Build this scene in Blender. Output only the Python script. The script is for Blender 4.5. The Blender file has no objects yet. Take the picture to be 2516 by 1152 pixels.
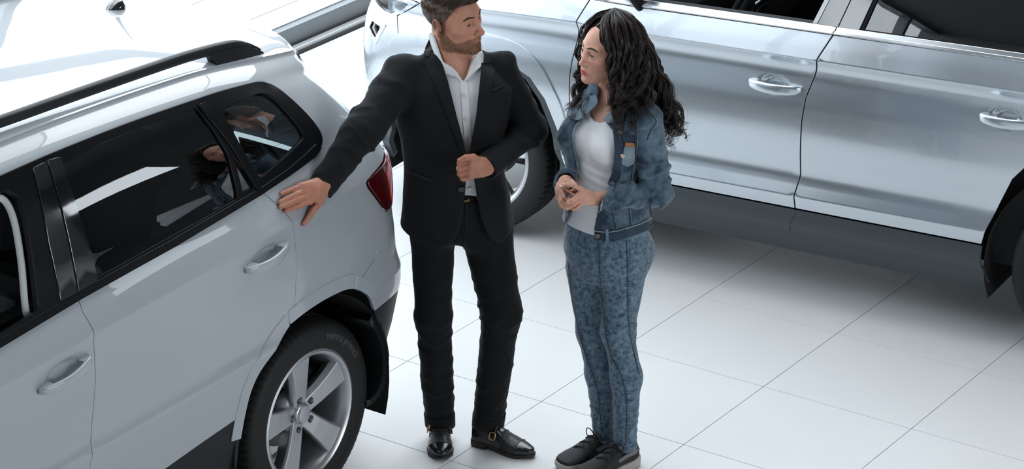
import bpy, bmesh, math, random
import numpy as np
from mathutils import Vector, Matrix
from mathutils.geometry import delaunay_2d_cdt

random.seed(7); RNG = np.random.default_rng(7)
SC = bpy.context.scene
COL = SC.collection
R_ = math.radians

# ---------------------------------------------------------------- camera
cam_data = bpy.data.cameras.new('camera'); cam = bpy.data.objects.new('camera', cam_data); COL.objects.link(cam)
YAW, PITCH, ROLL = R_(-34.84), R_(22.75), R_(0.04)
CAM_POS = Vector((5.69, -9.497, 4.556))
fwd = Vector((math.sin(YAW)*math.cos(PITCH), math.cos(YAW)*math.cos(PITCH), -math.sin(PITCH)))
rgt = Vector((math.cos(YAW), -math.sin(YAW), 0)); upv = rgt.cross(fwd)
r2 = rgt*math.cos(ROLL) + upv*math.sin(ROLL); u2 = upv*math.cos(ROLL) - rgt*math.sin(ROLL)
M = Matrix((r2, u2, -fwd)).transposed().to_4x4(); M.translation = CAM_POS
cam.matrix_world = M
cam_data.sensor_width = 36; cam_data.lens = 7000/2516*36; cam_data.shift_x = 111/2516
cam_data.clip_end = 200
SC.camera = cam

# ---------------------------------------------------------------- exposure, sky and lights
SC.view_settings.view_transform = 'Standard'; SC.view_settings.look = 'None'
SC.view_settings.gamma = 1.0; SC.view_settings.use_curve_mapping = False
SC.view_settings.exposure = 0.75
SC.cycles.use_denoising = True
SC.cycles.max_bounces = 10; SC.cycles.diffuse_bounces = 4; SC.cycles.glossy_bounces = 6
SC.cycles.transparent_max_bounces = 16; SC.cycles.transmission_bounces = 6
SC.cycles.sample_clamp_indirect = 6.0
SC.cycles.caustics_reflective = False; SC.cycles.caustics_refractive = False
W = bpy.data.worlds.new('overcast_sky'); SC.world = W; W.use_nodes = True
_n = W.node_tree.nodes; _l = W.node_tree.links
_bg = _n['Background']
_bg.inputs['Color'].default_value = (0.86, 0.93, 1.0, 1)      # even overcast sky
_bg.inputs['Strength'].default_value = 2.3

def area_light(name, loc, target, size, size_y, power, col=(1, 1, 1)):
    d = bpy.data.lights.new(name, 'AREA'); d.shape = 'RECTANGLE'; d.size = size; d.size_y = size_y
    d.energy = power; d.color = col
    o = bpy.data.objects.new(name, d); COL.objects.link(o); o.location = loc
    o.rotation_euler = (Vector(target) - Vector(loc)).to_track_quat('-Z', 'Y').to_euler()
    return o

for _y, _s, _p in ((-4.6, 4.0, 48), (-.5, 4.0, 92), (3.6, 4.0, 150), (7.2, 3.0, 105)):   # luminous panels of the showroom ceiling
    area_light('ceiling_lamp', (-.35, _y, 6.35), (-.35, _y, 0), 3.8, _s, _p, (.93, .97, 1.0))
area_light('fill_light', (12.6, -3.0, 3.2), (0, -2.4, 1.2), 9.0, 4.0, 260, (.97, .985, 1.0))   # added fill to brighten faces; the right wall has no window

# ---------------------------------------------------------------- object helpers
def tag(o, label=None, cat=None, group=None, kind=None):
    if label: o['label'] = label
    if cat: o['category'] = cat
    if group: o['group'] = group
    if kind: o['kind'] = kind
    return o

def empty(name, loc=(0, 0, 0), rz=0.0, parent=None):
    o = bpy.data.objects.new(name, None); COL.objects.link(o)
    o.location = loc; o.rotation_euler = (0, 0, rz); o.empty_display_size = .1
    if parent: o.parent = parent
    return o

def link(name, me, mats=None, parent=None, smooth=True):
    o = bpy.data.objects.new(name, me); COL.objects.link(o)
    if mats is not None:
        for m in (mats if isinstance(mats, (list, tuple)) else [mats]): me.materials.append(m)
    if smooth:
        me.polygons.foreach_set('use_smooth', np.ones(len(me.polygons), bool))
    if parent: o.parent = parent
    return o

def mesh_vf(name, V, F, mats=None, parent=None, smooth=True, sharp=None):
    me = bpy.data.meshes.new(name)
    me.from_pydata([tuple(map(float, v)) for v in V], [], [tuple(map(int, f)) for f in F]); me.update()
    if sharp is not None:
        try: me.set_sharp_from_angle(angle=R_(sharp))
        except Exception: pass
    o = link(name, me, mats, parent, smooth)
    if sharp is not None:
        try: o.data.set_sharp_from_angle(angle=R_(sharp))
        except Exception: pass
    return o

def mesh_np(name, V, T, mats=None, parent=None, smooth=True):
    """fast mesh from arrays; T is (n,3) or (n,4)"""
    V = np.ascontiguousarray(V, np.float32); T = np.ascontiguousarray(T, np.int32)
    me = bpy.data.meshes.new(name); k = T.shape[1]
    me.vertices.add(len(V)); me.vertices.foreach_set('co', V.ravel())
    me.loops.add(T.size); me.loops.foreach_set('vertex_index', T.ravel())
    me.polygons.add(len(T)); me.polygons.foreach_set('loop_start', np.arange(0, T.size, k, dtype=np.int32))
    me.polygons.foreach_set('loop_total', np.full(len(T), k, np.int32))
    me.update(calc_edges=True); me.validate()
    return link(name, me, mats, parent, smooth)

def bm_obj(name, bm, mats=None, parent=None, smooth=False, sharp=None):
    me = bpy.data.meshes.new(name); bm.to_mesh(me); bm.free()
    o = link(name, me, mats, parent, smooth)
    if sharp is not None: me.set_sharp_from_angle(angle=R_(sharp))
    return o

def add_box(bm, lo, hi, mat=None, bevel=0.0):
    r = bmesh.ops.create_cube(bm, size=1.0)
    lo, hi = Vector(lo), Vector(hi)
    S = Matrix.Diagonal((hi - lo).to_4d()); S[3][3] = 1
    X = Matrix.Translation((lo + hi)/2) @ S
    if mat is not None: X = mat @ X
    bmesh.ops.transform(bm, matrix=X, verts=r['verts'])
    if bevel:
        es = list({e for v in r['verts'] for e in v.link_edges})
        bmesh.ops.bevel(bm, geom=es, offset=bevel, segments=2, affect='EDGES', profile=.5)

def box_obj(name, lo, hi, m, parent=None, bevel=0.0):
    bm = bmesh.new(); add_box(bm, lo, hi, None, bevel)
    return bm_obj(name, bm, m, parent)

def tube_vf(pts, rad, seg=10, cap=True, flat=None, up=(0, 0, 1)):
    """swept tube; rad scalar or list; flat = ratio of second radius"""
    P = np.array(pts, float); n = len(P)
    rad = np.full(n, rad, float) if np.isscalar(rad) else np.array(rad, float)
    Tn = np.gradient(P, axis=0); Tn /= np.linalg.norm(Tn, axis=1, keepdims=True) + 1e-12
    u = np.array(up, float)
    if abs(u @ Tn[0]) > .95: u = np.array((1., 0, 0)) if abs(Tn[0][0]) < .9 else np.array((0, 1., 0))
    a = np.cross(Tn[0], u); a /= np.linalg.norm(a)
    A = np.empty((n, 3)); B = np.empty((n, 3))
    for i in range(n):
        a = a - Tn[i]*(a @ Tn[i]); a /= np.linalg.norm(a) + 1e-12
        A[i] = a; B[i] = np.cross(Tn[i], a)
    th = np.linspace(0, 2*np.pi, seg, endpoint=False)
    fl = 1.0 if flat is None else flat
    V = (P[:, None] + rad[:, None, None]*(np.cos(th)[None, :, None]*A[:, None] + fl*np.sin(th)[None, :, None]*B[:, None])).reshape(-1, 3)
    F = []
    for i in range(n - 1):
        for j in range(seg):
            k = (j + 1) % seg
            F.append((i*seg + j, i*seg + k, (i+1)*seg + k, (i+1)*seg + j))
    if cap:
        F.append(tuple(range(seg - 1, -1, -1))); F.append(tuple((n-1)*seg + j for j in range(seg)))
    return V, F

def merge_vf(parts):
    V, F, o = [], [], 0
    for v, f in parts:
        V.append(np.asarray(v, float)); F += [tuple(i + o for i in g) for g in f]; o += len(v)
    return np.concatenate(V), F

def lathe_vf(prof, seg=48, axis='y', closed=False):
    """profile [(r, h)], revolved round the axis"""
    pr = np.array(prof, float); n = len(pr)
    th = np.linspace(0, 2*np.pi, seg, endpoint=False)
    c, s = np.cos(th), np.sin(th)
    X = pr[:, 0][:, None]*c; Z = pr[:, 0][:, None]*s; H = np.repeat(pr[:, 1][:, None], seg, 1)
    V = np.stack([X, H, Z] if axis == 'y' else [X, Z, H], -1).reshape(-1, 3)
    F = []
    m = n if closed else n - 1
    for i in range(m):
        i2 = (i + 1) % n
        for j in range(seg):
            k = (j + 1) % seg
            F.append((i*seg + j, i2*seg + j, i2*seg + k, i*seg + k))
    return V, F

def catmull(pts, n=8, closed=False):
    P = np.array(pts, float); N = len(P); out = []
    idx = range(N if closed else N - 1)
    for i in idx:
        if closed: p0, p1, p2, p3 = P[(i-1) % N], P[i], P[(i+1) % N], P[(i+2) % N]
        else: p0, p1, p2, p3 = P[max(i-1, 0)], P[i], P[i+1], P[min(i+2, N-1)]
        for t in np.linspace(0, 1, n, endpoint=False):
            out.append(.5*((2*p1) + (-p0+p2)*t + (2*p0-5*p1+4*p2-p3)*t*t + (-p0+3*p1-3*p2+p3)*t**3))
    if not closed: out.append(P[-1])
    return np.array(out)

# ---------------------------------------------------------------- materials
def mat(name, col, rough=.5, metal=0.0, coat=0.0, coat_rough=.03, spec=.5, emis=None, emis_str=0.0, alpha=1.0, sheen=0.0, sss=0.0):
    m = bpy.data.materials.new(name); m.use_nodes = True
    b = m.node_tree.nodes['Principled BSDF']; I = b.inputs
    I['Base Color'].default_value = (*col, 1); I['Roughness'].default_value = rough; I['Metallic'].default_value = metal
    I['Coat Weight'].default_value = coat; I['Coat Roughness'].default_value = coat_rough
    I['Specular IOR Level'].default_value = spec
    if sheen: I['Sheen Weight'].default_value = sheen; I['Sheen Roughness'].default_value = .5
    if sss:
        I['Subsurface Weight'].default_value = sss; I['Subsurface Radius'].default_value = (1.0, .35, .2); I['Subsurface Scale'].default_value = .012
    if emis: I['Emission Color'].default_value = (*emis, 1); I['Emission Strength'].default_value = emis_str
    return m

def nt(m): return m.node_tree.nodes, m.node_tree.links, m.node_tree.nodes['Principled BSDF']

def add_noise_color(m, c1, c2, scale, detail=4, lo=.35, hi=.65, coord='Object', rough=.6):
    n, l, b = nt(m)
    tc = n.new('ShaderNodeTexCoord'); ns = n.new('ShaderNodeTexNoise'); ns.inputs['Scale'].default_value = scale
    ns.inputs['Detail'].default_value = detail; ns.inputs['Roughness'].default_value = rough
    rp = n.new('ShaderNodeValToRGB'); rp.color_ramp.elements[0].position = lo; rp.color_ramp.elements[1].position = hi
    rp.color_ramp.elements[0].color = (*c1, 1); rp.color_ramp.elements[1].color = (*c2, 1)
    l.new(tc.outputs[coord], ns.inputs['Vector']); l.new(ns.outputs['Fac'], rp.inputs['Fac']); l.new(rp.outputs['Color'], b.inputs['Base Color'])
    return rp

def add_bump(m, scale, strength=.3, dist=.002, detail=3, kind='noise', coord='Object', stretch=None):
    n, l, b = nt(m)
    tc = n.new('ShaderNodeTexCoord')
    src = tc.outputs[coord]
    if stretch:
        mp = n.new('ShaderNodeMapping'); mp.inputs['Scale'].default_value = stretch; l.new(src, mp.inputs['Vector']); src = mp.outputs['Vector']
    if kind == 'noise':
        t = n.new('ShaderNodeTexNoise'); t.inputs['Scale'].default_value = scale; t.inputs['Detail'].default_value = detail; out = t.outputs['Fac']
    elif kind == 'voronoi':
        t = n.new('ShaderNodeTexVoronoi'); t.inputs['Scale'].default_value = scale; out = t.outputs['Distance']
    else:
        t = n.new('ShaderNodeTexWave'); t.inputs['Scale'].default_value = scale; t.inputs['Distortion'].default_value = .4; out = t.outputs['Fac']
    l.new(src, t.inputs['Vector'])
    bp = n.new('ShaderNodeBump'); bp.inputs['Strength'].default_value = strength; bp.inputs['Distance'].default_value = dist
    l.new(out, bp.inputs['Height']); l.new(bp.outputs['Normal'], b.inputs['Normal'])

def glass_mat(name, tint, rough=0.0, ior=1.5, refl=1.0):
    """thin pane: fresnel mirror over a tinted see-through"""
    m = bpy.data.materials.new(name); m.use_nodes = True; n = m.node_tree.nodes; l = m.node_tree.links
    n.clear(); out = n.new('ShaderNodeOutputMaterial'); mx = n.new('ShaderNodeMixShader')
    fr = n.new('ShaderNodeFresnel'); fr.inputs['IOR'].default_value = ior
    tr = n.new('ShaderNodeBsdfTransparent'); tr.inputs['Color'].default_value = (*tint, 1)
    gl = n.new('ShaderNodeBsdfGlossy'); gl.inputs['Roughness'].default_value = rough; gl.inputs['Color'].default_value = (refl, refl, refl, 1)
    l.new(fr.outputs[0], mx.inputs[0]); l.new(tr.outputs[0], mx.inputs[1]); l.new(gl.outputs[0], mx.inputs[2]); l.new(mx.outputs[0], out.inputs[0])
    return m

MAT = {}
MAT['tile'] = mat('floor_tile', (.80, .82, .83), rough=.34, spec=.5)
add_noise_color(MAT['tile'], (.79, .81, .82), (.84, .85, .86), 1.7, 3, .3, .7)
MAT['grout'] = mat('dark_grout', (.05, .05, .055), .8)
MAT['paver'] = mat('paver', (.72, .72, .71), .85)
MAT['paver_joint'] = mat('sand_joint', (.5, .5, .49), .9)
MAT['wall'] = mat('grey_wall', (.07, .075, .08), .7)
MAT['wall_light'] = mat('light_wall', (.20, .21, .22), .8)
MAT['ceiling'] = mat('ceiling_paint', (.12, .125, .13), .8)
MAT['alu'] = mat('grey_aluminium', (.20, .22, .235), .45, .6)
MAT['alu_light'] = mat('light_aluminium', (.62, .65, .67), .4, .5)
MAT['rubber_black'] = mat('black_rubber', (.012, .012, .013), .55)
MAT['window'] = glass_mat('clear_glass', (.95, .97, .97))
# ---------------------------------------------------------------- the showroom
TX, TY = 0.60, 0.57
def floor_tiles():
    base = box_obj('floor', (-2.62, -14, -.06), (13, 9, -.004), MAT['grout']); tag(base, kind='structure')
    g = .0013
    bm = bmesh.new(); add_box(bm, (g, g, -.012), (TX - g, TY - g, 0), None)
    top = [e for e in bm.edges if all(v.co.z > -.001 for v in e.verts)]
    bmesh.ops.bevel(bm, geom=top, offset=.0005, segments=1, affect='EDGES')
    me = bpy.data.meshes.new('tile'); bm.to_mesh(me); bm.free(); me.materials.append(MAT['tile'])
    rest = []
    for i in range(-5, 22):
        for j in range(-25, 16):
            x0, y0 = i*TX, j*TY
            if x0 + TX < -2.5 or x0 > 12.4 or y0 > 8.4: continue
            lo = max(x0, -2.48)
            near = -3 <= i <= 8 and -9 <= j <= 8
            if near and lo == x0:
                o = bpy.data.objects.new('tile', me); COL.objects.link(o); o.location = (x0, y0, 0); o.parent = base
            else:
                rest.append((lo + g, y0 + g, x0 + TX - g, y0 + TY - g))
    bm = bmesh.new()
    for a, b, c, d in rest: add_box(bm, (a, b, -.012), (c, d, 0))
    o = bm_obj('tile_field', bm, MAT['tile'], base); o['kind'] = 'stuff'
floor_tiles()

XW = -2.53                                    # inner line of the glass front
def shopfront():
    # bottom rail, cover strip and floor trim of the glass front
    y0, y1 = -14, 9
    f = box_obj('window_1', (XW - .085, y0, .0), (XW - .02, y1, .115), MAT['alu'], None, .004); tag(f, kind='structure')
    box_obj('sill_strip', (XW - .095, y0, .112), (XW - .070, y1, .122), MAT['alu_light'], f, .003)
    box_obj('shadow_gap', (XW - .02, y0, .0), (XW - .005, y1, .02), MAT['rubber_black'], f)
    box_obj('floor_strip', (XW - .005, y0, .0), (XW + .035, y1, .03), MAT['alu_light'], f, .004)
    box_obj('rubber_seal', (XW + .035, y0, .0), (XW + .05, y1, .012), MAT['rubber_black'], f)
    H = 6.4
    zs = [2.75, 4.6]
    ys = [-13.0, -10.6, -8.2, -5.8, -3.4, -1.0, 1.9, 4.3, 6.7, 9.0]
    for z in zs: box_obj('transom', (XW - .12, y0, z), (XW - .02, y1, z + (.22 if z < 3 else .12)), MAT['alu'], f)
    box_obj('head_rail', (XW - .16, y0, H - .12), (XW - .02, y1, H), MAT['alu'], f)
    for y in ys: box_obj('mullion', (XW - .115, y - .04, .115), (XW - .025, y + .04, H - .1), MAT['alu'], f)
    zz = [.115, zs[0], zs[1], H - .1]
    yy = [y0] + ys
    for a, b in zip(yy[:-1], yy[1:]):
        for c, d in zip(zz[:-1], zz[1:]):
            mesh_vf('pane', [(XW - .055, a, c), (XW - .055, b, c), (XW - .055, b, d), (XW - .055, a, d)], [(0, 1, 2, 3)], MAT['window'], f, smooth=False)
shopfront()

def pavement():
    b = box_obj('pavement', (-40, -40, -.12), (XW - .10, 40, -.03), MAT['paver_joint']); tag(b, kind='structure')
    bm = bmesh.new(); add_box(bm, (.0022, .0022, -.02), (.3978, .2978, .0), None, .003)
    me = bpy.data.meshes.new('paver'); bm.to_mesh(me); bm.free(); me.materials.append(MAT['paver'])
    for i in range(9):
        for j in range(-2, 28):
            o = bpy.data.objects.new('paver', me); COL.objects.link(o); o.parent = b
            o.location = (XW - .10 - .4*(i + 1), -3.2 + .3*j + (.15 if i % 2 else 0), -.01)
    box_obj('far_paving', (-40, -40, -.03), (XW - .10 - 3.6, 40, -.012), MAT['paver'], b)
pavement()

def shell():
    H = 6.4
    c = box_obj('ceiling', (XW - .2, -14, H), (13, 9.2, H + .2), MAT['ceiling']); tag(c, kind='structure')
    bm = bmesh.new()                              # back wall with a high window band
    for lo, hi in (((XW - .2, 9.0, 0), (13, 9.2, 3.3)), ((XW - .2, 9.0, 4.35), (13, 9.2, H)), ((XW - .2, 9.0, 3.3), (9.1, 9.2, 4.35))): add_box(bm, lo, hi)
    w = bm_obj('wall_back', bm, MAT['wall']); tag(w, kind='structure')
    w = box_obj('window_2', (9.1, 9.08, 3.3), (13, 9.12, 3.34), MAT['alu']); tag(w, kind='structure')
    mesh_vf('pane', [(9.1, 9.1, 3.34), (13, 9.1, 3.34), (13, 9.1, 4.35), (9.1, 9.1, 4.35)], [(0, 1, 2, 3)], MAT['window'], w, smooth=False)
    w = box_obj('wall_right', (13, -14, 0), (13.2, 9.2, H), MAT['wall_light']); tag(w, kind='structure')
    w = box_obj('wall_front', (XW - .2, -14.2, 0), (13.2, -14, H), MAT['wall_light']); tag(w, kind='structure')
shell()
# ---------------------------------------------------------------- car body surfaces
def pchip_table(knots, n=40):
    """dense (v, t) table of a monotone cubic through the knots"""
    k = np.array(knots, float); x, y = k[:, 0], k[:, 1]
    h = np.diff(x); d = np.diff(y) / h
    m = np.empty(len(x)); m[0] = d[0]; m[-1] = d[-1]
    for i in range(1, len(x) - 1):
        if d[i-1] * d[i] <= 0: m[i] = 0
        else:
            w1 = 2*h[i] + h[i-1]; w2 = h[i] + 2*h[i-1]
            m[i] = (w1 + w2) / (w1/d[i-1] + w2/d[i])
    X, Y = [], []
    for i in range(len(h)):
        s = np.linspace(0, 1, n, endpoint=False)
        X.append(x[i] + s*h[i])
        Y.append((1+2*s)*(1-s)**2*y[i] + s*(1-s)**2*h[i]*m[i] + s*s*(3-2*s)*y[i+1] + s*s*(s-1)*h[i]*m[i+1])
    X.append([x[-1]]); Y.append([y[-1]])
    return np.concatenate(X), np.concatenate(Y)

def sstep(a, b, x):
    t = np.clip((x - a) / (b - a), 0, 1)
    return t*t*(3 - 2*t)

class CarSide:
    """left side of a car as P(u, v): u runs along the car (the curved end of the car at negative u),
    v is the nominal height.  Plan curve bends round the corner at u = c(v)."""
    def __init__(self, segs, rise, zbelt, vbelt, vtop, ztop, corner, front=None, bumps=(), tw=0.0, lean=None, taper=0.0):
        xs, ys = [], []
        for sg in segs:
            x, y = pchip_table(sg); xs.append(x); ys.append(y)
        self.pv = np.concatenate([x + 1e-7*i for i, x in enumerate(xs)]); self.pt = np.concatenate(ys)
        self.rise = np.array(rise); self.zb = np.array(zbelt); self.vb = vbelt; self.vt = vtop
        self.zt = pchip_table(ztop); self.corner = np.array(corner)
        self.front = front; self.bumps = list(bumps); self.tw = tw
        self.lean = None if lean is None else pchip_table(lean); self.taper = taper
        w = np.linspace(0.8, -1.6, 2401)
        A = np.radians
        ph = A(13)*(1 - sstep(-.10, .42, w)) + A(62)*(1 - sstep(-.24, .06, w)) + A(14)*(1 - sstep(-.9, -.2, w))
        ds = np.cos(ph)*0.001; dt = -np.sin(ph)*0.001
        self.w = w[::-1]; self.ks = (0.8 - np.cumsum(ds))[::-1]; self.kt = np.cumsum(dt)[::-1]
    def z(self, u, v):
        zb = np.interp(u, self.zb[:, 0], self.zb[:, 1])
        zt = np.interp(u, self.zt[0], self.zt[1])
        low = v + np.interp(v, self.rise[:, 0], self.rise[:, 1]) * (1.0 - np.clip(u, -.5, 3))
        f = np.clip((v - self.vb) / (self.vt - self.vb), 0, 1)
        up = zb*(1 - f) + zt*f + np.clip(v - self.vt, 0, 1)*0.95
        return np.where(v <= self.vb, low + (zb - (self.vb + np.interp(self.vb, self.rise[:, 0], self.rise[:, 1])*(1.0 - np.clip(u, -.5, 3))))*np.clip((v - .9)/(self.vb - .9), 0, 1), up)
    def shift(self, u, v):
        # upright greenhouse, drawn in towards the tail
        q = .5*(.95 - u + np.sqrt((.95 - u)**2 + .04)); q = 1.15 - .5*(1.15 - q + np.sqrt((1.15 - q)**2 + .04))
        return np.interp(v, self.lean[0], self.lean[1]) - self.taper*q*sstep(.78, 1.16, v)
    def P(self, u, v):
        u = np.asarray(u, float); v = np.asarray(v, float)
        c = np.interp(v, self.corner[:, 0], self.corner[:, 1])
        t0 = np.interp(v, self.pv, self.pt)
        w = u - c
        s = np.where(w > 0.8, u, np.interp(w, self.w, self.ks) + c)
        t = t0 + np.where(w > 0.8, 0, np.interp(w, self.w, self.kt))
        z = self.z(u, v)
        for b in self.bumps: t = t + b(u, v, z)
        if self.lean is not None:                     # greenhouse stands more upright than the base profile
            dl = self.shift(u, v); t = t + dl; s = s + 1.436*dl; z = z + .734*dl
        return np.stack([s, np.maximum(t, 0.0) if self.tw == 0 else t, z], -1)
    def N(self, u, v, e=.0015):
        du = self.P(u + e, v) - self.P(u - e, v); dv = self.P(u, v + e) - self.P(u, v - e)
        n = np.cross(dv, du)
        # outward: t positive at the side, s negative round the corner
        n /= np.linalg.norm(n, axis=-1, keepdims=True) + 1e-12
        sgn = np.where(n[..., 1] - .3*n[..., 0] < 0, -1, 1)
        return n * sgn[..., None]
# ---------------------------------------------------------------- panels cut from a body surface
def resample(poly, step):
    P = np.array(poly, float); out = []
    for a, b in zip(P, np.roll(P, -1, 0)):
        n = max(1, int(math.ceil(np.linalg.norm(b - a)/step)))
        for i in range(n): out.append(a + (b - a)*i/n)
    return np.array(out)

def smooth_poly(pts, sharp=(), n=5):
    """closed polygon; corner indices in sharp stay sharp, the rest is rounded by a spline"""
    P = [np.array(p, float) for p in pts]; N = len(P)
    if not sharp: return catmull(P, n, True)
    sh = sorted(sharp); out = []
    for a, b in zip(sh, sh[1:] + [sh[0] + N]):
        seg = [P[i % N] for i in range(a, b + 1)]
        out += list(catmull(seg, n)[:-1]) if len(seg) > 2 else [seg[0]]
    return np.array(out)

def inside(poly, X):
    P = np.asarray(poly); x, y = X[:, 0], X[:, 1]; r = np.zeros(len(X), bool)
    for (x0, y0), (x1, y1) in zip(P, np.roll(P, -1, 0)):
        c = (y0 > y) != (y1 > y)
        with np.errstate(divide='ignore', invalid='ignore'):
            r ^= c & (x < (x1 - x0)*(y - y0)/(y1 - y0 + 1e-300) + x0)
    return r

def edge_dist(poly, X):
    P = np.asarray(poly); d = np.full(len(X), 1e9)
    for a, b in zip(P, np.roll(P, -1, 0)):
        ab = b - a; t = np.clip(((X - a) @ ab)/(ab @ ab + 1e-18), 0, 1)
        d = np.minimum(d, np.linalg.norm(X - a - t[:, None]*ab, axis=1))
    return d

def tri_panel(outer, holes=(), step=.03, bstep=.02, extra=None, vrows=()):
    """triangulated region in (u, v): points, triangles, boundary loops"""
    loops = [resample(outer, bstep)] + [resample(h, bstep) for h in holes]
    lo, hi = loops[0].min(0), loops[0].max(0)
    gv = np.unique(np.round(np.concatenate([np.arange(lo[1], hi[1], step), np.array([v for v in vrows if lo[1] < v < hi[1]])]), 4))
    gu = np.arange(lo[0], hi[0], step)
    X = np.stack(np.meshgrid(gu, gv), -1).reshape(-1, 2)
    if extra is not None: X = np.concatenate([X, extra])
    ok = inside(loops[0], X) & (edge_dist(loops[0], X) > min(step, bstep)*.45)
    for h in loops[1:]: ok &= ~inside(h, X) & (edge_dist(h, X) > min(step, bstep)*.45)
    X = X[ok]
    pts, edges, bl = [], [], []
    for L in loops:
        o = len(pts); n = len(L); pts += [tuple(p) for p in L]
        edges += [(o + i, o + (i + 1) % n) for i in range(n)]; bl.append(list(range(o, o + n)))
    pts += [tuple(p) for p in X]
    v2, e2, f2, ov, oe, of = delaunay_2d_cdt([Vector(p) for p in pts], edges, [], 0, 1e-6)
    remap = {}
    for i, o in enumerate(ov):
        for k in o: remap[k] = i
    V = np.array([tuple(p) for p in v2])
    T = np.array([tuple(f) for f in f2 if len(f) == 3])
    c = V[T].mean(1)
    k = inside(loops[0], c)
    for h in loops[1:]: k &= ~inside(h, c)
    T = T[k]
    a = V[T]; area = (a[:, 1, 0]-a[:, 0, 0])*(a[:, 2, 1]-a[:, 0, 1]) - (a[:, 1, 1]-a[:, 0, 1])*(a[:, 2, 0]-a[:, 0, 0])
    T[area < 0] = T[area < 0][:, ::-1]
    T = T[np.abs(area) > 1e-10]
    return V, T, [[remap[i] for i in L] for L in bl]

def panel(name, mapP, mapN, outer, holes=(), step=.03, bstep=.02, mats=None, parent=None, off=0.0, flange=.012, lip=.0015,
          extra=None, vrows=(), flip=False, mirror=False, solid=False):
    V, T, L = tri_panel(outer, holes, step, bstep, extra, vrows)
    P = mapP(V[:, 0], V[:, 1]); N = mapN(V[:, 0], V[:, 1])
    P = P + N*off
    # orient triangles with the outward normal
    fn = np.cross(P[T[:, 1]] - P[T[:, 0]], P[T[:, 2]] - P[T[:, 0]])
    bad = (fn*N[T[:, 0]]).sum(1) < 0
    T = T.copy(); T[bad] = T[bad][:, ::-1]
    verts = [P]; tris = [T]; nrm = [N[T.ravel()]]
    base = len(P)
    for loop in L:
        q = P[loop]; n = N[loop]; k = len(loop)
        tan = np.roll(q, -1, 0) - np.roll(q, 1, 0); side = np.cross(tan, n); side /= np.linalg.norm(side, axis=1, keepdims=True) + 1e-12
        # side must point away from the panel: compare with the centroid of the neighbouring triangle corners
        cen = np.zeros((k, 3)); cnt = np.zeros(k); pos = {v: i for i, v in enumerate(loop)}
        for t in T:
            for a in t:
                if a in pos: cen[pos[a]] += P[t].mean(0); cnt[pos[a]] += 1
        cen /= np.maximum(cnt, 1)[:, None]
        s = np.sign(((q - cen)*side).sum()); side *= s if s != 0 else 1
        r0 = q; r1 = q + side*lip*.6 - n*lip; r2 = q + side*lip*.6 - n*flange
        verts += [r0, r1, r2]
        i0 = base; i1 = base + k; i2 = base + 2*k; base += 3*k
        ft, fnm = [], []
        n1 = n + side; n1 /= np.linalg.norm(n1, axis=1, keepdims=True)
        for i in range(k):
            j = (i + 1) % k
            for (A, B, nA, nB) in ((i0, i1, n, n1), (i1, i2, side, side)):
                quad = (A + i, A + j, B + j, B + i)
                for tri in ((0, 1, 2), (0, 2, 3)):
                    ft.append([quad[x] for x in tri]); fnm += [(nA[i], nA[j], nB[j], nB[i])[x] for x in tri]
        ft = np.array(ft); allv = np.concatenate(verts)
        fnm = np.array(fnm).reshape(-1, 3, 3)
        g = np.cross(allv[ft[:, 1]] - allv[ft[:, 0]], allv[ft[:, 2]] - allv[ft[:, 0]])
        b = (g*fnm.mean(1)).sum(1) < 0
        ft[b] = ft[b][:, ::-1]; fnm[b] = fnm[b][:, ::-1]
        tris.append(ft); nrm.append(fnm.reshape(-1, 3))
    if solid:                                   # closed back face
        tris.append(T[:, ::-1] + base); verts.append(P - N*flange); nrm.append(-N[T[:, ::-1].ravel()]); base += len(P)
    V3 = np.concatenate(verts); T3 = np.concatenate(tris); N3 = np.concatenate(nrm)
    out = []
    for mir in ((False, True) if mirror else (False,)):
        v, t, nn = V3, T3, N3
        if mir or flip:
            f = np.array((1, -1, 1)) if mir else np.array((-1, 1, 1))
            if mir and flip: f = np.array((-1, -1, 1))
            v = V3*f; nn = (N3*f)
            if f.prod() < 0:
                t = T3[:, ::-1]; nn = nn.reshape(-1, 3, 3)[:, ::-1].reshape(-1, 3)
        o = mesh_np(name, v, t, mats, parent)
        me = o.data
        if len(me.loops) == len(nn):
            me.normals_split_custom_set([tuple(x) for x in nn])
        out.append(o)
    return out if mirror else out[0]

def grid_surf(name, F, us, vs, mats, parent, solid=0.0):
    """surface from F(u, v) on a grid"""
    U, Vv = np.meshgrid(us, vs, indexing='ij'); P = F(U, Vv).reshape(-1, 3); nu, nv = len(us), len(vs)
    Q = [(i*nv + j, (i+1)*nv + j, (i+1)*nv + j + 1, i*nv + j + 1) for i in range(nu-1) for j in range(nv-1)]
    o = mesh_np(name, P, np.array(Q), mats, parent)
    if solid:
        m = o.modifiers.new('thick', 'SOLIDIFY'); m.thickness = solid; m.offset = -1
    return o
# ---------------------------------------------------------------- wheels, handles and car materials
def paint(name, col, metal, rough):
    m = mat(name, col, rough, metal, coat=1.0, coat_rough=.02, spec=.5)
    return m
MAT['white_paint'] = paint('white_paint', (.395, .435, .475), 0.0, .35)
MAT['silver_paint'] = paint('silver_paint', (.58, .63, .68), .85, .26)
MAT['cladding'] = mat('black_plastic', (.007, .009, .011), .5, spec=.35)
MAT['cladding_grey'] = mat('grey_plastic', (.045, .055, .062), .42)
MAT['gloss_black'] = mat('gloss_black', (.004, .004, .005), .06, coat=.6, coat_rough=.02)
MAT['gloss_black'].node_tree.nodes['Principled BSDF'].inputs['IOR'].default_value = 2.3
MAT['trim_black'] = mat('satin_black', (.003, .004, .0055), .34, spec=.2)
MAT['chrome'] = mat('chrome', (.72, .74, .76), .16, 1.0)
MAT['rim'] = mat('alloy', (.56, .58, .60), .34, .85, coat=.3)
MAT['rim_dark'] = mat('dark_steel', (.03, .03, .032), .6)
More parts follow.
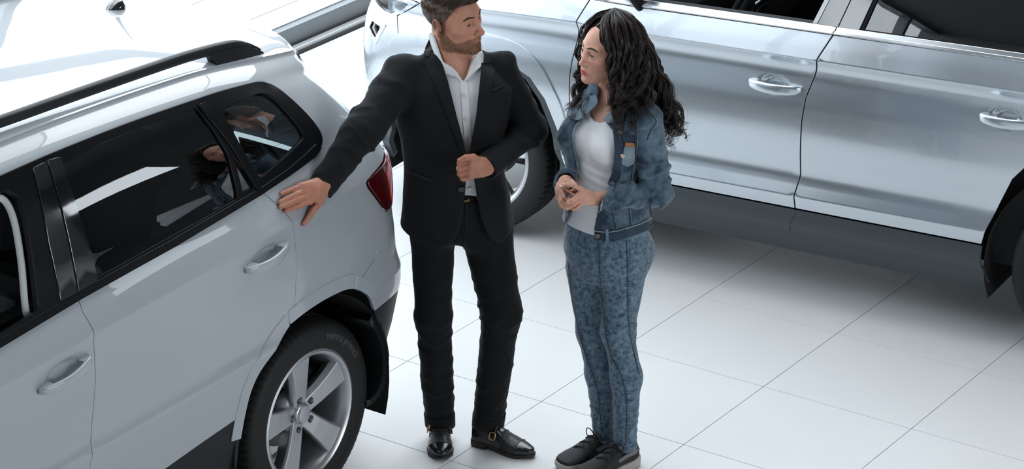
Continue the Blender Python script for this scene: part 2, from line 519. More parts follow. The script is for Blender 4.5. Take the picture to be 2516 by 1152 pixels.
MAT['disc'] = mat('brake_steel', (.22, .22, .22), .4, .8)
MAT['tyre'] = mat('tyre_rubber', (.009, .0095, .010), .6, spec=.35)
MAT['tyre_letter'] = mat('raised_rubber', (.060, .064, .066), .5)
MAT['tint'] = glass_mat('tinted_glass', (.30, .36, .37), 0.0, 2.3)
MAT['clear_tint'] = glass_mat('car_glass', (.55, .63, .64), 0.0, 2.2)
MAT['cabin'] = mat('cabin_black', (.010, .010, .011), .8)
MAT['seat'] = mat('seat_cloth', (.020, .022, .025), .9)
MAT['seat_light'] = mat('seat_cloth_grey', (.085, .098, .104), .9)
MAT['cream_trim'] = mat('pale_trim', (.62, .66, .66), .5)
MAT['red_lens'] = mat('red_lens', (.75, .012, .008), .12, coat=1.0, emis=None)
MAT['dark_red'] = mat('dark_red_lens', (.065, .002, .003), .1, coat=1.0)
MAT['lamp_clear'] = glass_mat('lamp_glass', (.85, .9, .92), 0.0, 1.5)

def text_mesh(txt, size, extrude, bold=0.0):
    c = bpy.data.curves.new('lettering', 'FONT'); c.body = txt; c.size = size; c.extrude = extrude; c.resolution_u = 3; c.offset = bold
    o = bpy.data.objects.new('lettering', c); COL.objects.link(o)
    dg = bpy.context.evaluated_depsgraph_get(); me = bpy.data.meshes.new_from_object(o.evaluated_get(dg))
    bpy.data.objects.remove(o); bpy.data.curves.remove(c)
    return me

def wheel(parent, loc, Rt, Rr, wid, spoke0, name='wheel', letters=None, spokes=5, rot=0.0, twin=False, fin=1):
    """axis along local +y, outer face towards +y"""
    w = empty(name, loc, rot, parent)
    seg = 288; hw = wid/2
    sw = hw - .004
    prof = [(Rr - .012, sw - .030), (Rr - .004, sw - .006), (Rr + .010, sw + .001), (Rr + .5*(Rt - Rr), sw + .008), (Rt - .030, sw + .004),
            (Rt - .018, sw - .002), (Rt - .008, hw - .018), (Rt - .003, hw - .034), (Rt - .001, hw - .05)]
    gro = [hw - .075, hw - .084, .012, -.012]
    inner = []
    for g in (.035, 0.0, -.035):
        inner += [(Rt, g + .010), (Rt - .007, g + .007), (Rt - .007, g - .002), (Rt, g - .005)]
    prof = prof + inner + [(Rt - .001, -hw + .05), (Rt - .008, -hw + .018), (Rt - .03, -sw), (Rr + .01, -sw), (Rr - .012, -sw + .03)]
    V, F = lathe_vf(prof, seg)
    V = np.array(V).reshape(len(prof), seg, 3)
    for i in (5, 6, 7, 8):                       # lateral shoulder grooves
        dep = {5: .002, 6: .005, 7: .006, 8: .005}[i]
        k = (np.arange(seg) % 4 == 0)
        r = np.hypot(V[i, :, 0], V[i, :, 2]); f = np.where(k, (r - dep)/r, 1)
        V[i, :, 0] *= f; V[i, :, 2] *= f
    mesh_vf('tyre', V.reshape(-1, 3), F, MAT['tyre'], w, sharp=38)
    # rim: lip, barrel, hub disc
    lip = [(Rr + .004, sw - .012), (Rr + .004, sw - .002), (Rr - .004, sw + .001), (Rr - .012, sw - .003), (Rr - .020, sw - .016), (Rr - .028, sw - .05),
           (Rr - .034, 0), (Rr - .03, -sw + .03), (Rr, -sw + .02)]
    v, f = lathe_vf(lip, 96); mesh_vf('rim', v, [q[::-1] for q in f], MAT['rim'], w, sharp=40)
    # spokes: broad flat blades with a chamfered trailing edge
    parts = []
    for k in range(spokes):
        a0 = spoke0 + k*2*math.pi/spokes
        secs = [(.030, .030, -.026, sw - .040), (.058, .030, -.028, sw - .034), (.095, .033, -.030, sw - .026), (.15, .038, -.036, sw - .018), (Rr - .022, .046, -.046, sw - .012), (Rr - .006, .052, -.050, sw - .012)]
        ring = []
        for r, wl, wr, y in secs:
            c = np.array([(wl, y), (wr, y), (wr - .010, y - .022), (wr + .008, y - .055), (wl - .008, y - .055), (wl + .004, y - .010)])
            ca, sa = math.cos(a0), math.sin(a0)
            ring.append([(ca*r - sa*(x*fin), yy, sa*r + ca*(x*fin)) for x, yy in c])
        V = np.array(ring).reshape(-1, 3); n = 6; F = []
        for i in range(len(secs) - 1):
            for j in range(n): F.append((i*n + j, i*n + (j+1) % n, (i+1)*n + (j+1) % n, (i+1)*n + j))
        F.append(tuple(range(n))); F.append(tuple((len(secs)-1)*n + j for j in range(n))[::-1])
        o = mesh_vf('spoke', V, F, MAT['rim'], w, smooth=False)
        bv = o.modifiers.new('edge', 'BEVEL'); bv.width = .003; bv.segments = 2; bv.limit_method = 'ANGLE'
        # lug recess at the root
        al = a0 - .10; rl = .058
        v, f = lathe_vf([(.0, .0012), (.0115, .0012), (.0135, .0), (.0135, -.006)], 20)
        v = np.array(v) + np.array((math.cos(al)*rl, sw - .0335, math.sin(al)*rl))
        mesh_vf('lug_hole', v, f, MAT['rim_dark'], w)
        v, f = lathe_vf([(0, .004), (.006, .004), (.008, .001), (.008, -.004)], 6)
        v = np.array(v) + np.array((math.cos(al)*rl, sw - .0335, math.sin(al)*rl)); mesh_vf('lug_bolt', v, f, MAT['disc'], w, smooth=False)
    v, f = lathe_vf([(.0, sw - .058), (.05, sw - .052), (.075, sw - .058), (.088, sw - .085), (.088, sw - .12)], 60); mesh_vf('hub', v, f, MAT['rim'], w, sharp=40)
    v, f = lathe_vf([(.0, sw - .022), (.024, sw - .022), (.030, sw - .0235), (.032, sw - .027), (.033, sw - .030), (.036, sw - .032), (.036, sw - .06)], 40)
    mesh_vf('centre_cap', v, f, MAT['chrome'] if False else MAT['rim'], w, sharp=30)
    v, f = lathe_vf([(.06, -.0), (.135, -.0), (.135, -.022), (.06, -.022)], 60, closed=True); v = np.array(v) + np.array((0, sw - .12, 0)); mesh_vf('brake_disc', v, f, MAT['disc'], w, sharp=30)
    bm = bmesh.new(); add_box(bm, (-.18, sw - .17, -.04), (-.08, sw - .09, .10), None, .012); bm_obj('brake_caliper', bm, MAT['rim_dark'], w)
    # valve
    v, f = tube_vf([(math.cos(spoke0 - .9)*(Rr - .035), sw - .035, math.sin(spoke0 - .9)*(Rr - .035)), (math.cos(spoke0 - .9)*(Rr - .055), sw - .022, math.sin(spoke0 - .9)*(Rr - .055))], .0045, 8)
    mesh_vf('valve', v, f, MAT['rubber_black'], w)
    if letters:
        for txt, a_mid in letters:
            me = text_mesh(txt, .036, .0009, .0006)
            co = np.empty(len(me.vertices)*3, np.float32); me.vertices.foreach_get('co', co); co = co.reshape(-1, 3)
            xm = (co[:, 0].max() + co[:, 0].min())/2; rb = Rr + .040
            ang = a_mid + (co[:, 0] - xm)/(rb + .012)*1.05
            rr = rb + co[:, 1]
            fr = (rr - Rr - .010)/(.5*(Rt - Rr) - .010)
            yy = sw + np.interp(rr, [Rr + .010, Rr + .5*(Rt - Rr), Rt - .030], [.001, .008, .004]) + co[:, 2]*1.0 + .0004
            P = np.stack([np.cos(ang)*rr, yy, np.sin(ang)*rr], -1).astype(np.float32)
            me.vertices.foreach_set('co', P.ravel()); me.update()
            link('lettering', me, MAT['tyre_letter'], w, smooth=False)
    return w

def door_handle(parent, mapP, u0, u1, v0, v1, m, flip=False, cap_end=True, hw_=.0175, sg=.010):
    """bar handle standing off the panel between (u0, v0) and (u1, v1); u1 is the key-cap end"""
    n = 26; V = []; seg = 14
    f = np.linspace(0, 1, n)
    uc = u0 + (u1 - u0)*f; vc = v0 + (v1 - v0)*f
    base = mapP(uc, vc); tx = base[-1] - base[0]; L = np.linalg.norm(tx); tx = tx/L
    nrm = np.array((0, 1., 0)); up = np.cross(tx, nrm); up = up if up[2] > 0 else -up; nrm = np.cross(up, tx); nrm = nrm if nrm[1] > 0 else -nrm
    rise = .006 + .030*np.clip(np.sin(np.pi*np.clip(f, 0, 1))**.55, 0, 1)
    half = hw_ - .006*np.abs(2*f - 1)**3
    half[0] *= .75; half[-1] *= .55; half[1] *= .95; half[-2] *= .85
    thick = np.full(n, .0085)
    sag = -sg*np.sin(np.pi*f)
    for i in range(n):
        c = base[0] + tx*L*f[i] + nrm*(rise[i]) + up*sag[i]
        for j in range(seg):
            a = 2*math.pi*j/seg
            ca, sa = math.cos(a), math.sin(a)
            x = math.copysign(abs(ca)**.7, ca)*half[i]; y = math.copysign(abs(sa)**.7, sa)*thick[i]
            V.append(c + up*x + nrm*y)
    F = [(i*seg + j, i*seg + (j+1) % seg, (i+1)*seg + (j+1) % seg, (i+1)*seg + j) for i in range(n-1) for j in range(seg)]
    # feet that close the bar on to the panel at both ends
    F.append(tuple(range(seg))[::-1]); F.append(tuple((n-1)*seg + j for j in range(seg)))
    parts = [(np.array(V), F)]
    for i0, i1 in ((0, 5), (n - 6, n - 1)):
        A = []
        for i in (i0, (i0 + i1)//2, i1):
            c = base[0] + tx*L*f[i]
            for dx, dn in ((half[i], rise[i]), (half[i]*.95, -.006), (-half[i]*.95, -.006), (-half[i], rise[i])):
                A.append(c + up*(dx + sag[i]) + nrm*dn)
        Fq = []
        for r in range(2):
            for j in range(4): Fq.append((r*4 + j, r*4 + (j+1) % 4, (r+1)*4 + (j+1) % 4, (r+1)*4 + j))
        Fq += [(0, 1, 2, 3), (11, 10, 9, 8)]
        parts.append((np.array(A), Fq))
    V, F = merge_vf(parts)
    if flip: V = V*np.array((-1, 1, 1)); F = [g[::-1] for g in F]
    o = mesh_vf('door_handle', V, F, m, parent, sharp=50)
    bm = bmesh.new(); bm.from_mesh(o.data); bmesh.ops.recalc_face_normals(bm, faces=bm.faces); bm.to_mesh(o.data); bm.free()
    o.data.set_sharp_from_angle(angle=R_(50))
    return o

def bowl(u0, v0, ru, rv, dep):
    def f(u, v, z):
        r = np.hypot((u - u0)/ru, (v - v0)/rv)
        return -dep*(1 - sstep(.45, 1.0, r))
    return f

def arch_flare(cx, cz, rx, rz, amp, w0=.035, w1=.055):
    """raised lip round a wheel opening"""
    def f(u, v, z):
        a = np.arctan2(np.maximum(z - cz, -.3)/rz, (u - cx)/rx)
        r = (np.abs((u - cx)/rx)**2.6 + np.abs((z - cz)/rz)**2.6)**(1/2.6)
        d = (r - 1)*min(rx, rz)
        return amp*(1 - sstep(w0, w1, d))*sstep(-.05, .08, z - .40)
    return f
# ---------------------------------------------------------------- the white car (local x forward, y left, z up)
WHITE_CORNER = [(.2,-.45),(.3,-.43),(.4,-.44),(.5,-.479),(.62,-.50),(.7,-.485),(.8,-.475),(.9,-.451),(1.0,-.426),(1.065,-.395),(1.12,-.356),(1.17,-.318),(1.25,-.304),(1.33,-.295),(1.41,-.288),(1.53,-.278),(1.6,-.29)]
def white_side():
    segs = [[(.16,.80),(.28,.868),(.40,.884),(.50,.893),(.60,.905),(.675,.915)],
            [(.675,.915),(.72,.901),(.80,.899),(.92,.906),(1.05,.917)],
            [(1.05,.917),(1.10,.903),(1.17,.873)],
            [(1.17,.873),(1.30,.818),(1.42,.755),(1.53,.685)],
            [(1.53,.685),(1.56,.665),(1.60,.625)]]
    return CarSide(segs, rise=[(0,0),(.5,0),(1.065,.036),(1.17,.045),(2,.045)],
        zbelt=[(-.6,1.263),(1.1,1.170),(2.0,1.12)], vbelt=1.17, vtop=1.53,
        ztop=[(-1.0,1.22),(-.7,1.315),(-.4,1.395),(-.08,1.458),(.3,1.505),(1.0,1.530),(1.5,1.535),(2.4,1.45)],
        corner=WHITE_CORNER, lean=[(.1,0),(1.16,0),(1.18,.001),(1.24,.010),(1.30,.020),(1.42,.037),(1.50,.044),(1.53,.044),(1.56,.038),(1.60,.03),(1.7,.03)], taper=.08,
        bumps=[bowl(.272, .988, .085, .040, .018), bowl(1.208, .988, .085, .040, .018)])

def inset(poly, d):
    P = np.array(poly, float); n = len(P)
    A = .5*np.sum(P[:, 0]*np.roll(P[:, 1], -1) - np.roll(P[:, 0], -1)*P[:, 1])
    e = np.roll(P, -1, 0) - P; e /= np.linalg.norm(e, axis=1, keepdims=True) + 1e-12
    nn = np.stack([-e[:, 1], e[:, 0]], 1)*np.sign(A)
    m = nn + np.roll(nn, 1, 0); m /= np.maximum((m*np.roll(nn, 1, 0)).sum(1, keepdims=True), .35)
    return P + m*d

def build_white():
    S = white_side(); P, N = S.P, S.N
    root = empty('suv_car', (-0.462, -2.815, 0), R_(-90))
    tag(root, 'white SUV with black roof rails, its rear corner beside the man', 'car')
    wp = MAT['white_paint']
    arch = [(.395,.30),(.388,.42),(.372,.50),(.348,.575),(.305,.63),(.225,.678),(.142,.718),(.052,.732),(-.05,.736),(-.153,.73),(-.21,.715),(-.258,.688),(-.299,.644),(-.329,.596),(-.368,.535),(-.395,.47),(-.41,.38),(-.41,.26)]
    gapF = [(1.091,1.164),(1.091,1.122),(1.079,1.084),(1.072,1.061),(1.077,1.036),(1.069,.96),(1.065,.898),(1.074,.812),(1.094,.726),(1.118,.626),(1.128,.54),(1.13,.442)]
    gapR = [(.234,1.169),(.195,1.126),(.155,1.078),(.139,1.055),(.128,1.012),(.109,.947),(.102,.882),(.101,.819),(.112,.772),(.142,.718)]
    seam = [(-.43,.891),(-.411,.861),(-.378,.809),(-.347,.767),(-.273,.737),(-.21,.715)]
    dlo_rear = [(.234,1.169),(.198,1.170),(.108,1.177),(.032,1.185),(-.044,1.194),(-.093,1.212),(-.123,1.24),(-.134,1.288),(-.122,1.369),(-.095,1.453),(-.067,1.507),(-.022,1.535),(.045,1.538),(.294,1.533),(.628,1.533),(.979,1.530),(1.292,1.524),(1.75,1.515)]
    dlo_rear = [tuple(p) for p in catmull(dlo_rear[:13], 4)] + dlo_rear[13:]
    vr = (.675, 1.05, 1.045, 1.055, 1.17)
    hb = np.stack(np.meshgrid(np.arange(.17, .37, .008), np.arange(.94, 1.04, .008)), -1).reshape(-1, 2)
    hf = hb + np.array((.936, 0))
    ha = np.stack(np.meshgrid(np.arange(-.47, .50, .0115), np.arange(.44, .86, .0115)), -1).reshape(-1, 2)
    # rear side door
    d = [(1.091,1.163),(.66,1.162),(.234,1.169)] + gapR[1:] + [(.225,.678),(.305,.63),(.348,.575),(.372,.501),(.578,.484),(.755,.467)] + gapF[::-1][:-1]
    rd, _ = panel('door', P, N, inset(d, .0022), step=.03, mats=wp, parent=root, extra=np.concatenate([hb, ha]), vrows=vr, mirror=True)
    rd['label'] = 'white rear side door with bar handle'
    door_handle(rd, P, .378, .172, .985, 1.000, wp)
    d = [(2.0,1.13),(1.6,1.155),(1.091,1.163)] + gapF[1:] + [(1.6,.425),(2.02,.41),(2.09,.7),(2.07,1.0)]
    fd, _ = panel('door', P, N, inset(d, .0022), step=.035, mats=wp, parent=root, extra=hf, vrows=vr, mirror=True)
    fd['label'] = 'white front side door with lowered window'
    door_handle(fd, P, 1.318, 1.10, .972, .995, wp)
    # quarter panel with roof frame
    q = gapR[::-1][:-1] + dlo_rear + [(2.0,1.50),(2.02,1.58),(1.7,1.6035),(.8,1.6035),(.1,1.6035),(-.2,1.6035),(-.30,1.6035),(-.37,1.60),(-.43,1.57),(-.56,1.50),(-.58,1.30),(-.62,1.15),(-.70,1.066),(-.52,1.064),(-.436,1.062),(-.407,1.057),(-.368,1.055),(-.322,1.051),(-.284,1.047),(-.273,1.037),(-.284,1.019),(-.394,.919)] + seam + [(-.153,.73),(-.05,.736),(.052,.732)]
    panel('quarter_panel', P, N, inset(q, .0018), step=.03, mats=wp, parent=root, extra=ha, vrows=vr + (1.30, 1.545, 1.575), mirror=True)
    # bumper skin, bumper and sill cladding
    b = [(-.43,.889),(-.52,.889),(-.8,.90),(-1.35,.90),(-1.35,.597),(-.6,.597),(-.449,.597),(-.388,.597),(-.329,.595),(-.299,.644),(-.258,.688),(-.21,.714),(-.273,.735),(-.347,.765),(-.378,.807),(-.411,.859)]
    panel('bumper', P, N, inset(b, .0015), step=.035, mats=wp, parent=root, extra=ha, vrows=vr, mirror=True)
    b = [(-.329,.594),(-.449,.595),(-.8,.595),(-1.35,.595),(-1.35,.25),(-.7,.24),(-.41,.26),(-.41,.38),(-.395,.47),(-.368,.535)]
    panel('bumper_cladding', P, N, inset(b, .001), step=.04, mats=MAT['cladding'], parent=root, off=-.002, mirror=True)
    b = [(.372,.499),(.578,.482),(.755,.465),(1.13,.44),(1.6,.423),(2.05,.405),(2.06,.19),(1.0,.19),(.44,.20),(.395,.30),(.388,.42)]
    panel('sill_cladding', P, N, inset(b, .001), step=.04, mats=MAT['cladding'], parent=root, off=-.002, mirror=True)
    # front wing and nose: only its rear part can be glimpsed from beside the frame
    fa = [(2.25+.0,.2),(2.25,.42),(2.30,.60),(2.42,.72),(2.6,.74),(2.82,.72),(2.95,.60),(3.0,.42),(3.0,.2)]
    b = [(2.02,1.12),(2.09,.99),(2.11,.7),(2.04,.405),(2.08,.2)] + fa + [(3.3,.2),(3.32,.6),(3.28,.95),(2.6,1.04)]
    panel('front_wing', P, N, inset(b, .0015), step=.05, mats=wp, parent=root, vrows=vr, mirror=True)
    # pressed lip round the wheel opening
    def lip_ring(pts, d, o):
        p = np.array(pts, float); t = np.gradient(p, axis=0); t /= np.linalg.norm(t, axis=1, keepdims=True); n = np.stack([t[:, 1], -t[:, 0]], 1); n *= np.sign((n*(p - np.array(o))).sum(1))[:, None]
        return [tuple(q) for q in np.concatenate([p + n*.0005, (p + n*d)[::-1]])]
    for pts, par, d in (([(.389,.42),(.372,.500),(.348,.575),(.305,.63),(.225,.678),(.1445,.717)], rd, .044), ([(.1375,.7205),(.052,.732),(-.05,.736),(-.153,.73),(-.207,.7155)], root, .044), ([(-.2135,.7125),(-.258,.688),(-.299,.644),(-.327,.600)], root, .040)):
        panel('arch_lip', P, N, lip_ring(catmull(pts, 4), d, (0, .3)), step=.03, bstep=.014, mats=wp, parent=par, off=.0045, flange=.006, lip=.0035)
    # glazing bead, panes, pillars
    fo = [(1.62,1.478),(1.213,1.491),(1.165,1.49),(1.138,1.462),(1.154,1.407),(1.196,1.309),(1.247,1.188),(1.93,1.165)]
    rg = [(.999,1.187),(.967,1.372),(.936,1.492),(.759,1.510),(.611,1.511),(.48,1.511),(.325,1.509),(.311,1.433),(.305,1.344),(.337,1.214),(.352,1.192),(.503,1.188),(.662,1.188),(.827,1.187)]
    qg = [(.234,1.478),(.102,1.491),(.020,1.496),(-.019,1.465),(-.047,1.356),(-.052,1.300),(-.030,1.275),(.087,1.243),(.185,1.222),(.215,1.219),(.232,1.248),(.239,1.381)]
    fx = [(.290,1.330),(.318,1.205),(.262,1.200),(.262,1.25)]
    outer = [(2.0,1.128),(1.6,1.153),(1.091,1.161),(.66,1.160)] + dlo_rear + [(2.0,1.47)]
    outer = inset(outer, .001)
    dl = panel('window_trim', P, N, outer, [fo, rg, smooth_poly(qg, (0, 5, 9), 4), fx], step=.05, bstep=.018, mats=MAT['trim_black'], parent=root, off=.003, flange=.02, lip=.003, mirror=True)
    belt = [(2.0,1.126),(1.6,1.151),(1.091,1.160),(.66,1.159),(.24,1.168),(.11,1.176),(.032,1.184),(-.044,1.193),(-.09,1.211),(-.075,1.235),(.0,1.218),(.10,1.199),(.24,1.186),(.66,1.178),(1.091,1.179),(1.6,1.171),(2.0,1.146)]
    panel('belt_moulding', P, N, belt, step=.05, mats=MAT['trim_black'], parent=root, off=.009, flange=.012, lip=.004)
    bp = [(.981,1.518),(.93,1.514),(.934,1.492),(.965,1.372),(.997,1.187),(1.002,1.180),(1.083,1.180),(1.050,1.293),(1.013,1.41)]
    panel('pillar_cover', P, N, inset(bp, .001), step=.05, mats=MAT['gloss_black'], parent=root, off=.007, lip=.002)
    bp = [(1.044,1.514),(.988,1.517),(1.020,1.412),(1.057,1.294),(1.090,1.180),(1.160,1.182),(1.118,1.332)]
    panel('pillar_cover', P, N, inset(bp, .001), step=.05, mats=MAT['gloss_black'], parent=root, off=.007, lip=.002)
    bar = [(.318,1.514),(.284,1.514),(.262,1.38),(.248,1.25),(.240,1.19),(.258,1.19),(.268,1.25),(.284,1.38)]
    panel('division_bar', P, N, bar, step=.05, mats=MAT['trim_black'], parent=root, off=.009, lip=.003)
    for nm, poly in (('side_window', rg), ('side_window', smooth_poly(qg, (0, 5, 9), 4)), ('side_window', fx)):
        a, b2 = panel(nm, P, N, inset(poly, -.008), step=.06, mats=MAT['tint'], parent=root, off=-.006, flange=.004, mirror=True)
    # rear lamp
    lp = [(-.72,1.060),(-.52,1.058),(-.436,1.056),(-.407,1.051),(-.368,1.049),(-.322,1.045),(-.288,1.041),(-.280,1.035),(-.290,1.020),(-.400,.920),(-.434,.895),(-.475,.896),(-.50,.93),(-.58,.98),(-.72,.99)]
    tl, _ = panel('tail_lamp', P, N, inset(lp, .0015), step=.02, mats=MAT['dark_red'], parent=root, off=.008, lip=.004, mirror=True)
    tl['label'] = 'dark red wraparound tail lamp'
    lp2 = [(-.70,1.050),(-.52,1.049),(-.430,1.047),(-.405,1.02),(-.430,.97),(-.448,.925),(-.468,.908),(-.49,.94),(-.57,.99),(-.70,1.0)]
    t2 = panel('lamp_reflector', P, N, lp2, step=.02, mats=MAT['red_lens'], parent=tl, off=.0105, lip=.003)
    # roof, spoiler, rear face
    def roof(u, t, crown=.05):
        e = P(u, np.full_like(u, 1.60)); te = e[..., 1]; r = np.clip(np.abs(t)/te, 0, 1)
        return np.stack([e[..., 0], t, e[..., 2] + crown*(1 - r**2.4)], -1)
    def rf(U, F): return roof(U, F*P(U, np.full_like(U, 1.60))[..., 1]*.998)
    fr = np.sin(np.linspace(-1, 1, 41)*np.pi/2)
    fr = np.linspace(-1, 1, 41)
    us = np.linspace(-.33, 1.95, 70)
    V = rf(*np.meshgrid(us, fr, indexing='ij'))
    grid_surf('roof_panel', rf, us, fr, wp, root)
    def sp(A, F):
        # from the roof gap to the rounded trailing edge
        a0 = -.336 + 0*A; te = P(a0, np.full_like(a0, 1.60))[..., 1]
        e0 = roof(a0, F*te*.998)
        t = e0[..., 1]; send = -.605 + .16*np.abs(F)**4
        L = e0[..., 0] - send
        a = np.clip(A, 0, 1); down = np.clip(A - 1, 0, 1)
        s = e0[..., 0] - L*a*1.0 - .004*np.sin(np.pi*np.clip(down*2, 0, 1)); s = s + down*.06
        z = e0[..., 2] - .002 - (.055 + .012*np.abs(F)**3)*a**1.5 - .016*sstep(.75, 1, a) - down*.075
        side = sstep(.88, 1.0, np.abs(F)); z = z - side*.03*np.clip(A, 0, 1)
        return np.stack([s, t*(1 - .0*a), z], -1)
    grid_surf('roof_spoiler', sp, np.concatenate([np.linspace(0, 1, 16), [1.02, 1.06, 1.15, 1.4, 2.0]]), np.linspace(-1, 1, 61), wp, root)
    ka = np.linspace(0, 1.06, 14)
    for sg in (1, -1):                                        # cheeks of the spoiler, down to the quarter panels
        tp = sp(ka, np.full_like(ka, float(sg))); bt = P(-.322 - .105*np.clip(ka, 0, 1), 1.565 - .045*np.clip(ka, 0, 1)); bt = bt*np.array((1, sg, 1)) - np.array((0, sg*.006, 0))
        rows = [tp*(1 - q) + bt*q + np.array((0, sg*.012*math.sin(math.pi*q), 0)) for q in np.linspace(0, 1, 7)]
        V = np.array(rows).reshape(-1, 3); n = len(ka); F = [(i*n + j, i*n + j + 1, (i+1)*n + j + 1, (i+1)*n + j) for i in range(6) for j in range(n-1)]
        mesh_vf('spoiler_cheek', V, F if sg > 0 else [f[::-1] for f in F], wp, root)
    def rear(A, F):
        # tailgate: swept from under the spoiler to the bumper
        v = 1.50 - .62*A
        e = P(np.full_like(v, -.57), v); r = np.abs(F)
        s = e[..., 0] - (.05 + .16*A)*(1 - r**2.2)
        return np.stack([s, F*e[..., 1], e[..., 2]], -1)
    grid_surf('tailgate', rear, np.linspace(0, 1, 24), np.linspace(-1, 1, 31), wp, root)
    def rwin(A, F):
        p = rear(.10 + A*.38, F*.86); p[..., 0] -= .006; return p
    grid_surf('rear_window', rwin, np.linspace(0, 1, 12), np.linspace(-1, 1, 21), MAT['gloss_black'], root)
    # windscreen and bonnet, ahead of the frame
    def ws(A, F): 
        w_ = .62 + .13*A
        return np.stack([1.95 + .75*A - .10*np.abs(F)**2.5, F*w_, 1.62 - .02*np.abs(F)**2 - .52*A], -1)
    grid_surf('windscreen', ws, np.linspace(0, 1, 12), np.linspace(-1, 1, 21), MAT['tint'], root)
    def bon(A, F):
        w_ = .86 - .05*A; return np.stack([2.62 + .72*A - .10*np.abs(F)**2.5*A, F*w_, 1.10 - .16*A**1.5 - .05*np.abs(F)**3], -1)
    grid_surf('bonnet', bon, np.linspace(0, 1, 12), np.linspace(-1, 1, 21), wp, root)
    # roof rails
    for sgn in (1, -1):
        cl = np.array([(1.75,.520,1.655),(1.4,.545,1.652),(1.07,.575,1.648),(.72,.588,1.643),(.34,.592,1.632),(.18,.590,1.622),(.02,.585,1.603),(-.07,.578,1.578),(-.125,.573,1.553),(-.145,.570,1.540)])
        dl = S.shift(cl[:, 0], np.full(len(cl), 1.60)); cl = cl + dl[:, None]*np.array((1.436, 1, .734)); c = catmull(cl, 6); n = len(c); V = []; seg = 10
        for i, p in enumerate(c):
            u = p[0]
            k_ = sstep(c[-1, 0] + .003, c[-1, 0] + .165, u); h = .004 + .013*k_; wd = .004 + .012*k_
            for j in range(seg):
                a = 2*math.pi*j/seg; ca, sa = math.cos(a), math.sin(a)
                V.append((p[0], sgn*(p[1] + math.copysign(abs(ca)**.6, ca)*wd), p[2] - .012 + math.copysign(abs(sa)**.6, sa)*h))
        F = [(i*seg + j, i*seg + (j+1) % seg, (i+1)*seg + (j+1) % seg, (i+1)*seg + j) for i in range(n-1) for j in range(seg)]
        F += [tuple(range(seg)), tuple((n-1)*seg + j for j in range(seg))[::-1]]
        rl = mesh_vf('roof_rail', V, F, MAT['cladding'], root)
        bm = bmesh.new(); bm.from_mesh(rl.data); bmesh.ops.recalc_face_normals(bm, faces=bm.faces); bm.to_mesh(rl.data); bm.free(); rl.data.set_sharp_from_angle(angle=R_(55))
        # foot: filled wedge under the rear end
        ft = []
        for u in np.linspace(c[-1, 0] + .004, c[-1, 0] + .312, 12):
            k = np.interp(u, c[::-1, 0], np.arange(n)[::-1]); zt = np.interp(u, c[::-1, 0], c[::-1, 2]) - .018; tt = np.interp(u, c[::-1, 0], c[::-1, 1])
            e = roof(np.array(u), np.array(tt + .012))
            zb = float(e[2]) - .012
            ft += [(u, sgn*(tt - .013), zt), (u, sgn*(tt + .017), zt), (u - (.03 if u > c[-1, 0] + .30 else 0), sgn*(tt + .026), zb), (u - (.03 if u > c[-1, 0] + .30 else 0), sgn*(tt - .015), zb)]
        Fq = [(i*4 + j, i*4 + (j+1) % 4, (i+1)*4 + (j+1) % 4, (i+1)*4 + j) for i in range(11) for j in range(4)] + [(0, 1, 2, 3), (47, 46, 45, 44)]
        fo_ = mesh_vf('rail_foot', ft, Fq, MAT['cladding'], rl, smooth=False)
        bm = bmesh.new(); bm.from_mesh(fo_.data); bmesh.ops.recalc_face_normals(bm, faces=bm.faces); bm.to_mesh(fo_.data); bm.free()
    # aerial
    _da = -.08*float(np.clip(.95 + .1, 0, 1.1))
    a = empty('aerial', (-.045 + 1.436*_da, .02 + _da, 1.592 + .734*_da), 0, root)
    V = []; secs = [(-.0, .034, .026, 0), (.010, .033, .025, .001), (.022, .026, .020, .004), (.032, .018, .014, .010), (.036, .006, .005, .014)]
    seg = 20
    for z, rx, ry, sh in secs:
        for j in range(seg):
            t = 2*math.pi*j/seg; V.append((math.copysign(abs(math.cos(t))**.75, math.cos(t))*rx*1.25 - sh, math.copysign(abs(math.sin(t))**.75, math.sin(t))*ry, z))
    F = [(i*seg + j, i*seg + (j+1) % seg, (i+1)*seg + (j+1) % seg, (i+1)*seg + j) for i in range(len(secs)-1) for j in range(seg)] + [tuple((len(secs)-1)*seg + j for j in range(seg))]
    mesh_vf('aerial_base', V, F, MAT['gloss_black'], a, sharp=45)
    v, f = tube_vf([(-.018, 0, .028), (-.032, 0, .045), (-.10, 0, .11), (-.16, 0, .17)], [.010, .007, .0045, .003], 10); mesh_vf('aerial_rod', v, f, MAT['rubber_black'], a)
    # wheels, arch liners, mud flap
    tag(wheel(root, (0, .765, .334), .334, .229, .215, R_(82), letters=[('ventus prime3', R_(130))]), None)
    wheel(root, (2.64, .765, .334), .334, .229, .215, R_(60))
    for x in (0, 2.64): wheel(root, (x, -.765, .334), .334, .229, .215, R_(30), rot=math.pi)
    for x in (0, 2.62):
        pr = [(x + .42*math.cos(t)*1.0, .33 + .425*math.sin(t)) for t in np.linspace(-.35, math.pi + .35, 28)]
        V = [(px, y, pz) for y in (.885, .50) for px, pz in pr]; n = len(pr)
        F = [(i, i+1, n+i+1, n+i) for i in range(n-1)] + [tuple(range(n, 2*n))]
        for sgn in (1, -1):
            mesh_vf('arch_liner', [(p[0], p[1]*sgn, p[2]) for p in V], F, MAT['cabin'], root)
    fl = [(-.345,.585),(-.385,.53),(-.415,.46),(-.428,.40),(-.424,.345),(-.405,.295),(-.375,.265),(-.335,.252),(-.30,.255)]
    V = []; 
    for (s, z) in fl: V += [(s, .872, z), (s + .012, .66, z - .004)]
    inn = [(-.325,.57),(-.36,.52),(-.388,.46),(-.402,.40),(-.399,.35),(-.384,.308),(-.358,.283),(-.325,.272),(-.30,.273)]
    for (s, z) in inn: V += [(s + .01, .878, z), (s + .022, .66, z - .004)]
    n = len(fl); F = []
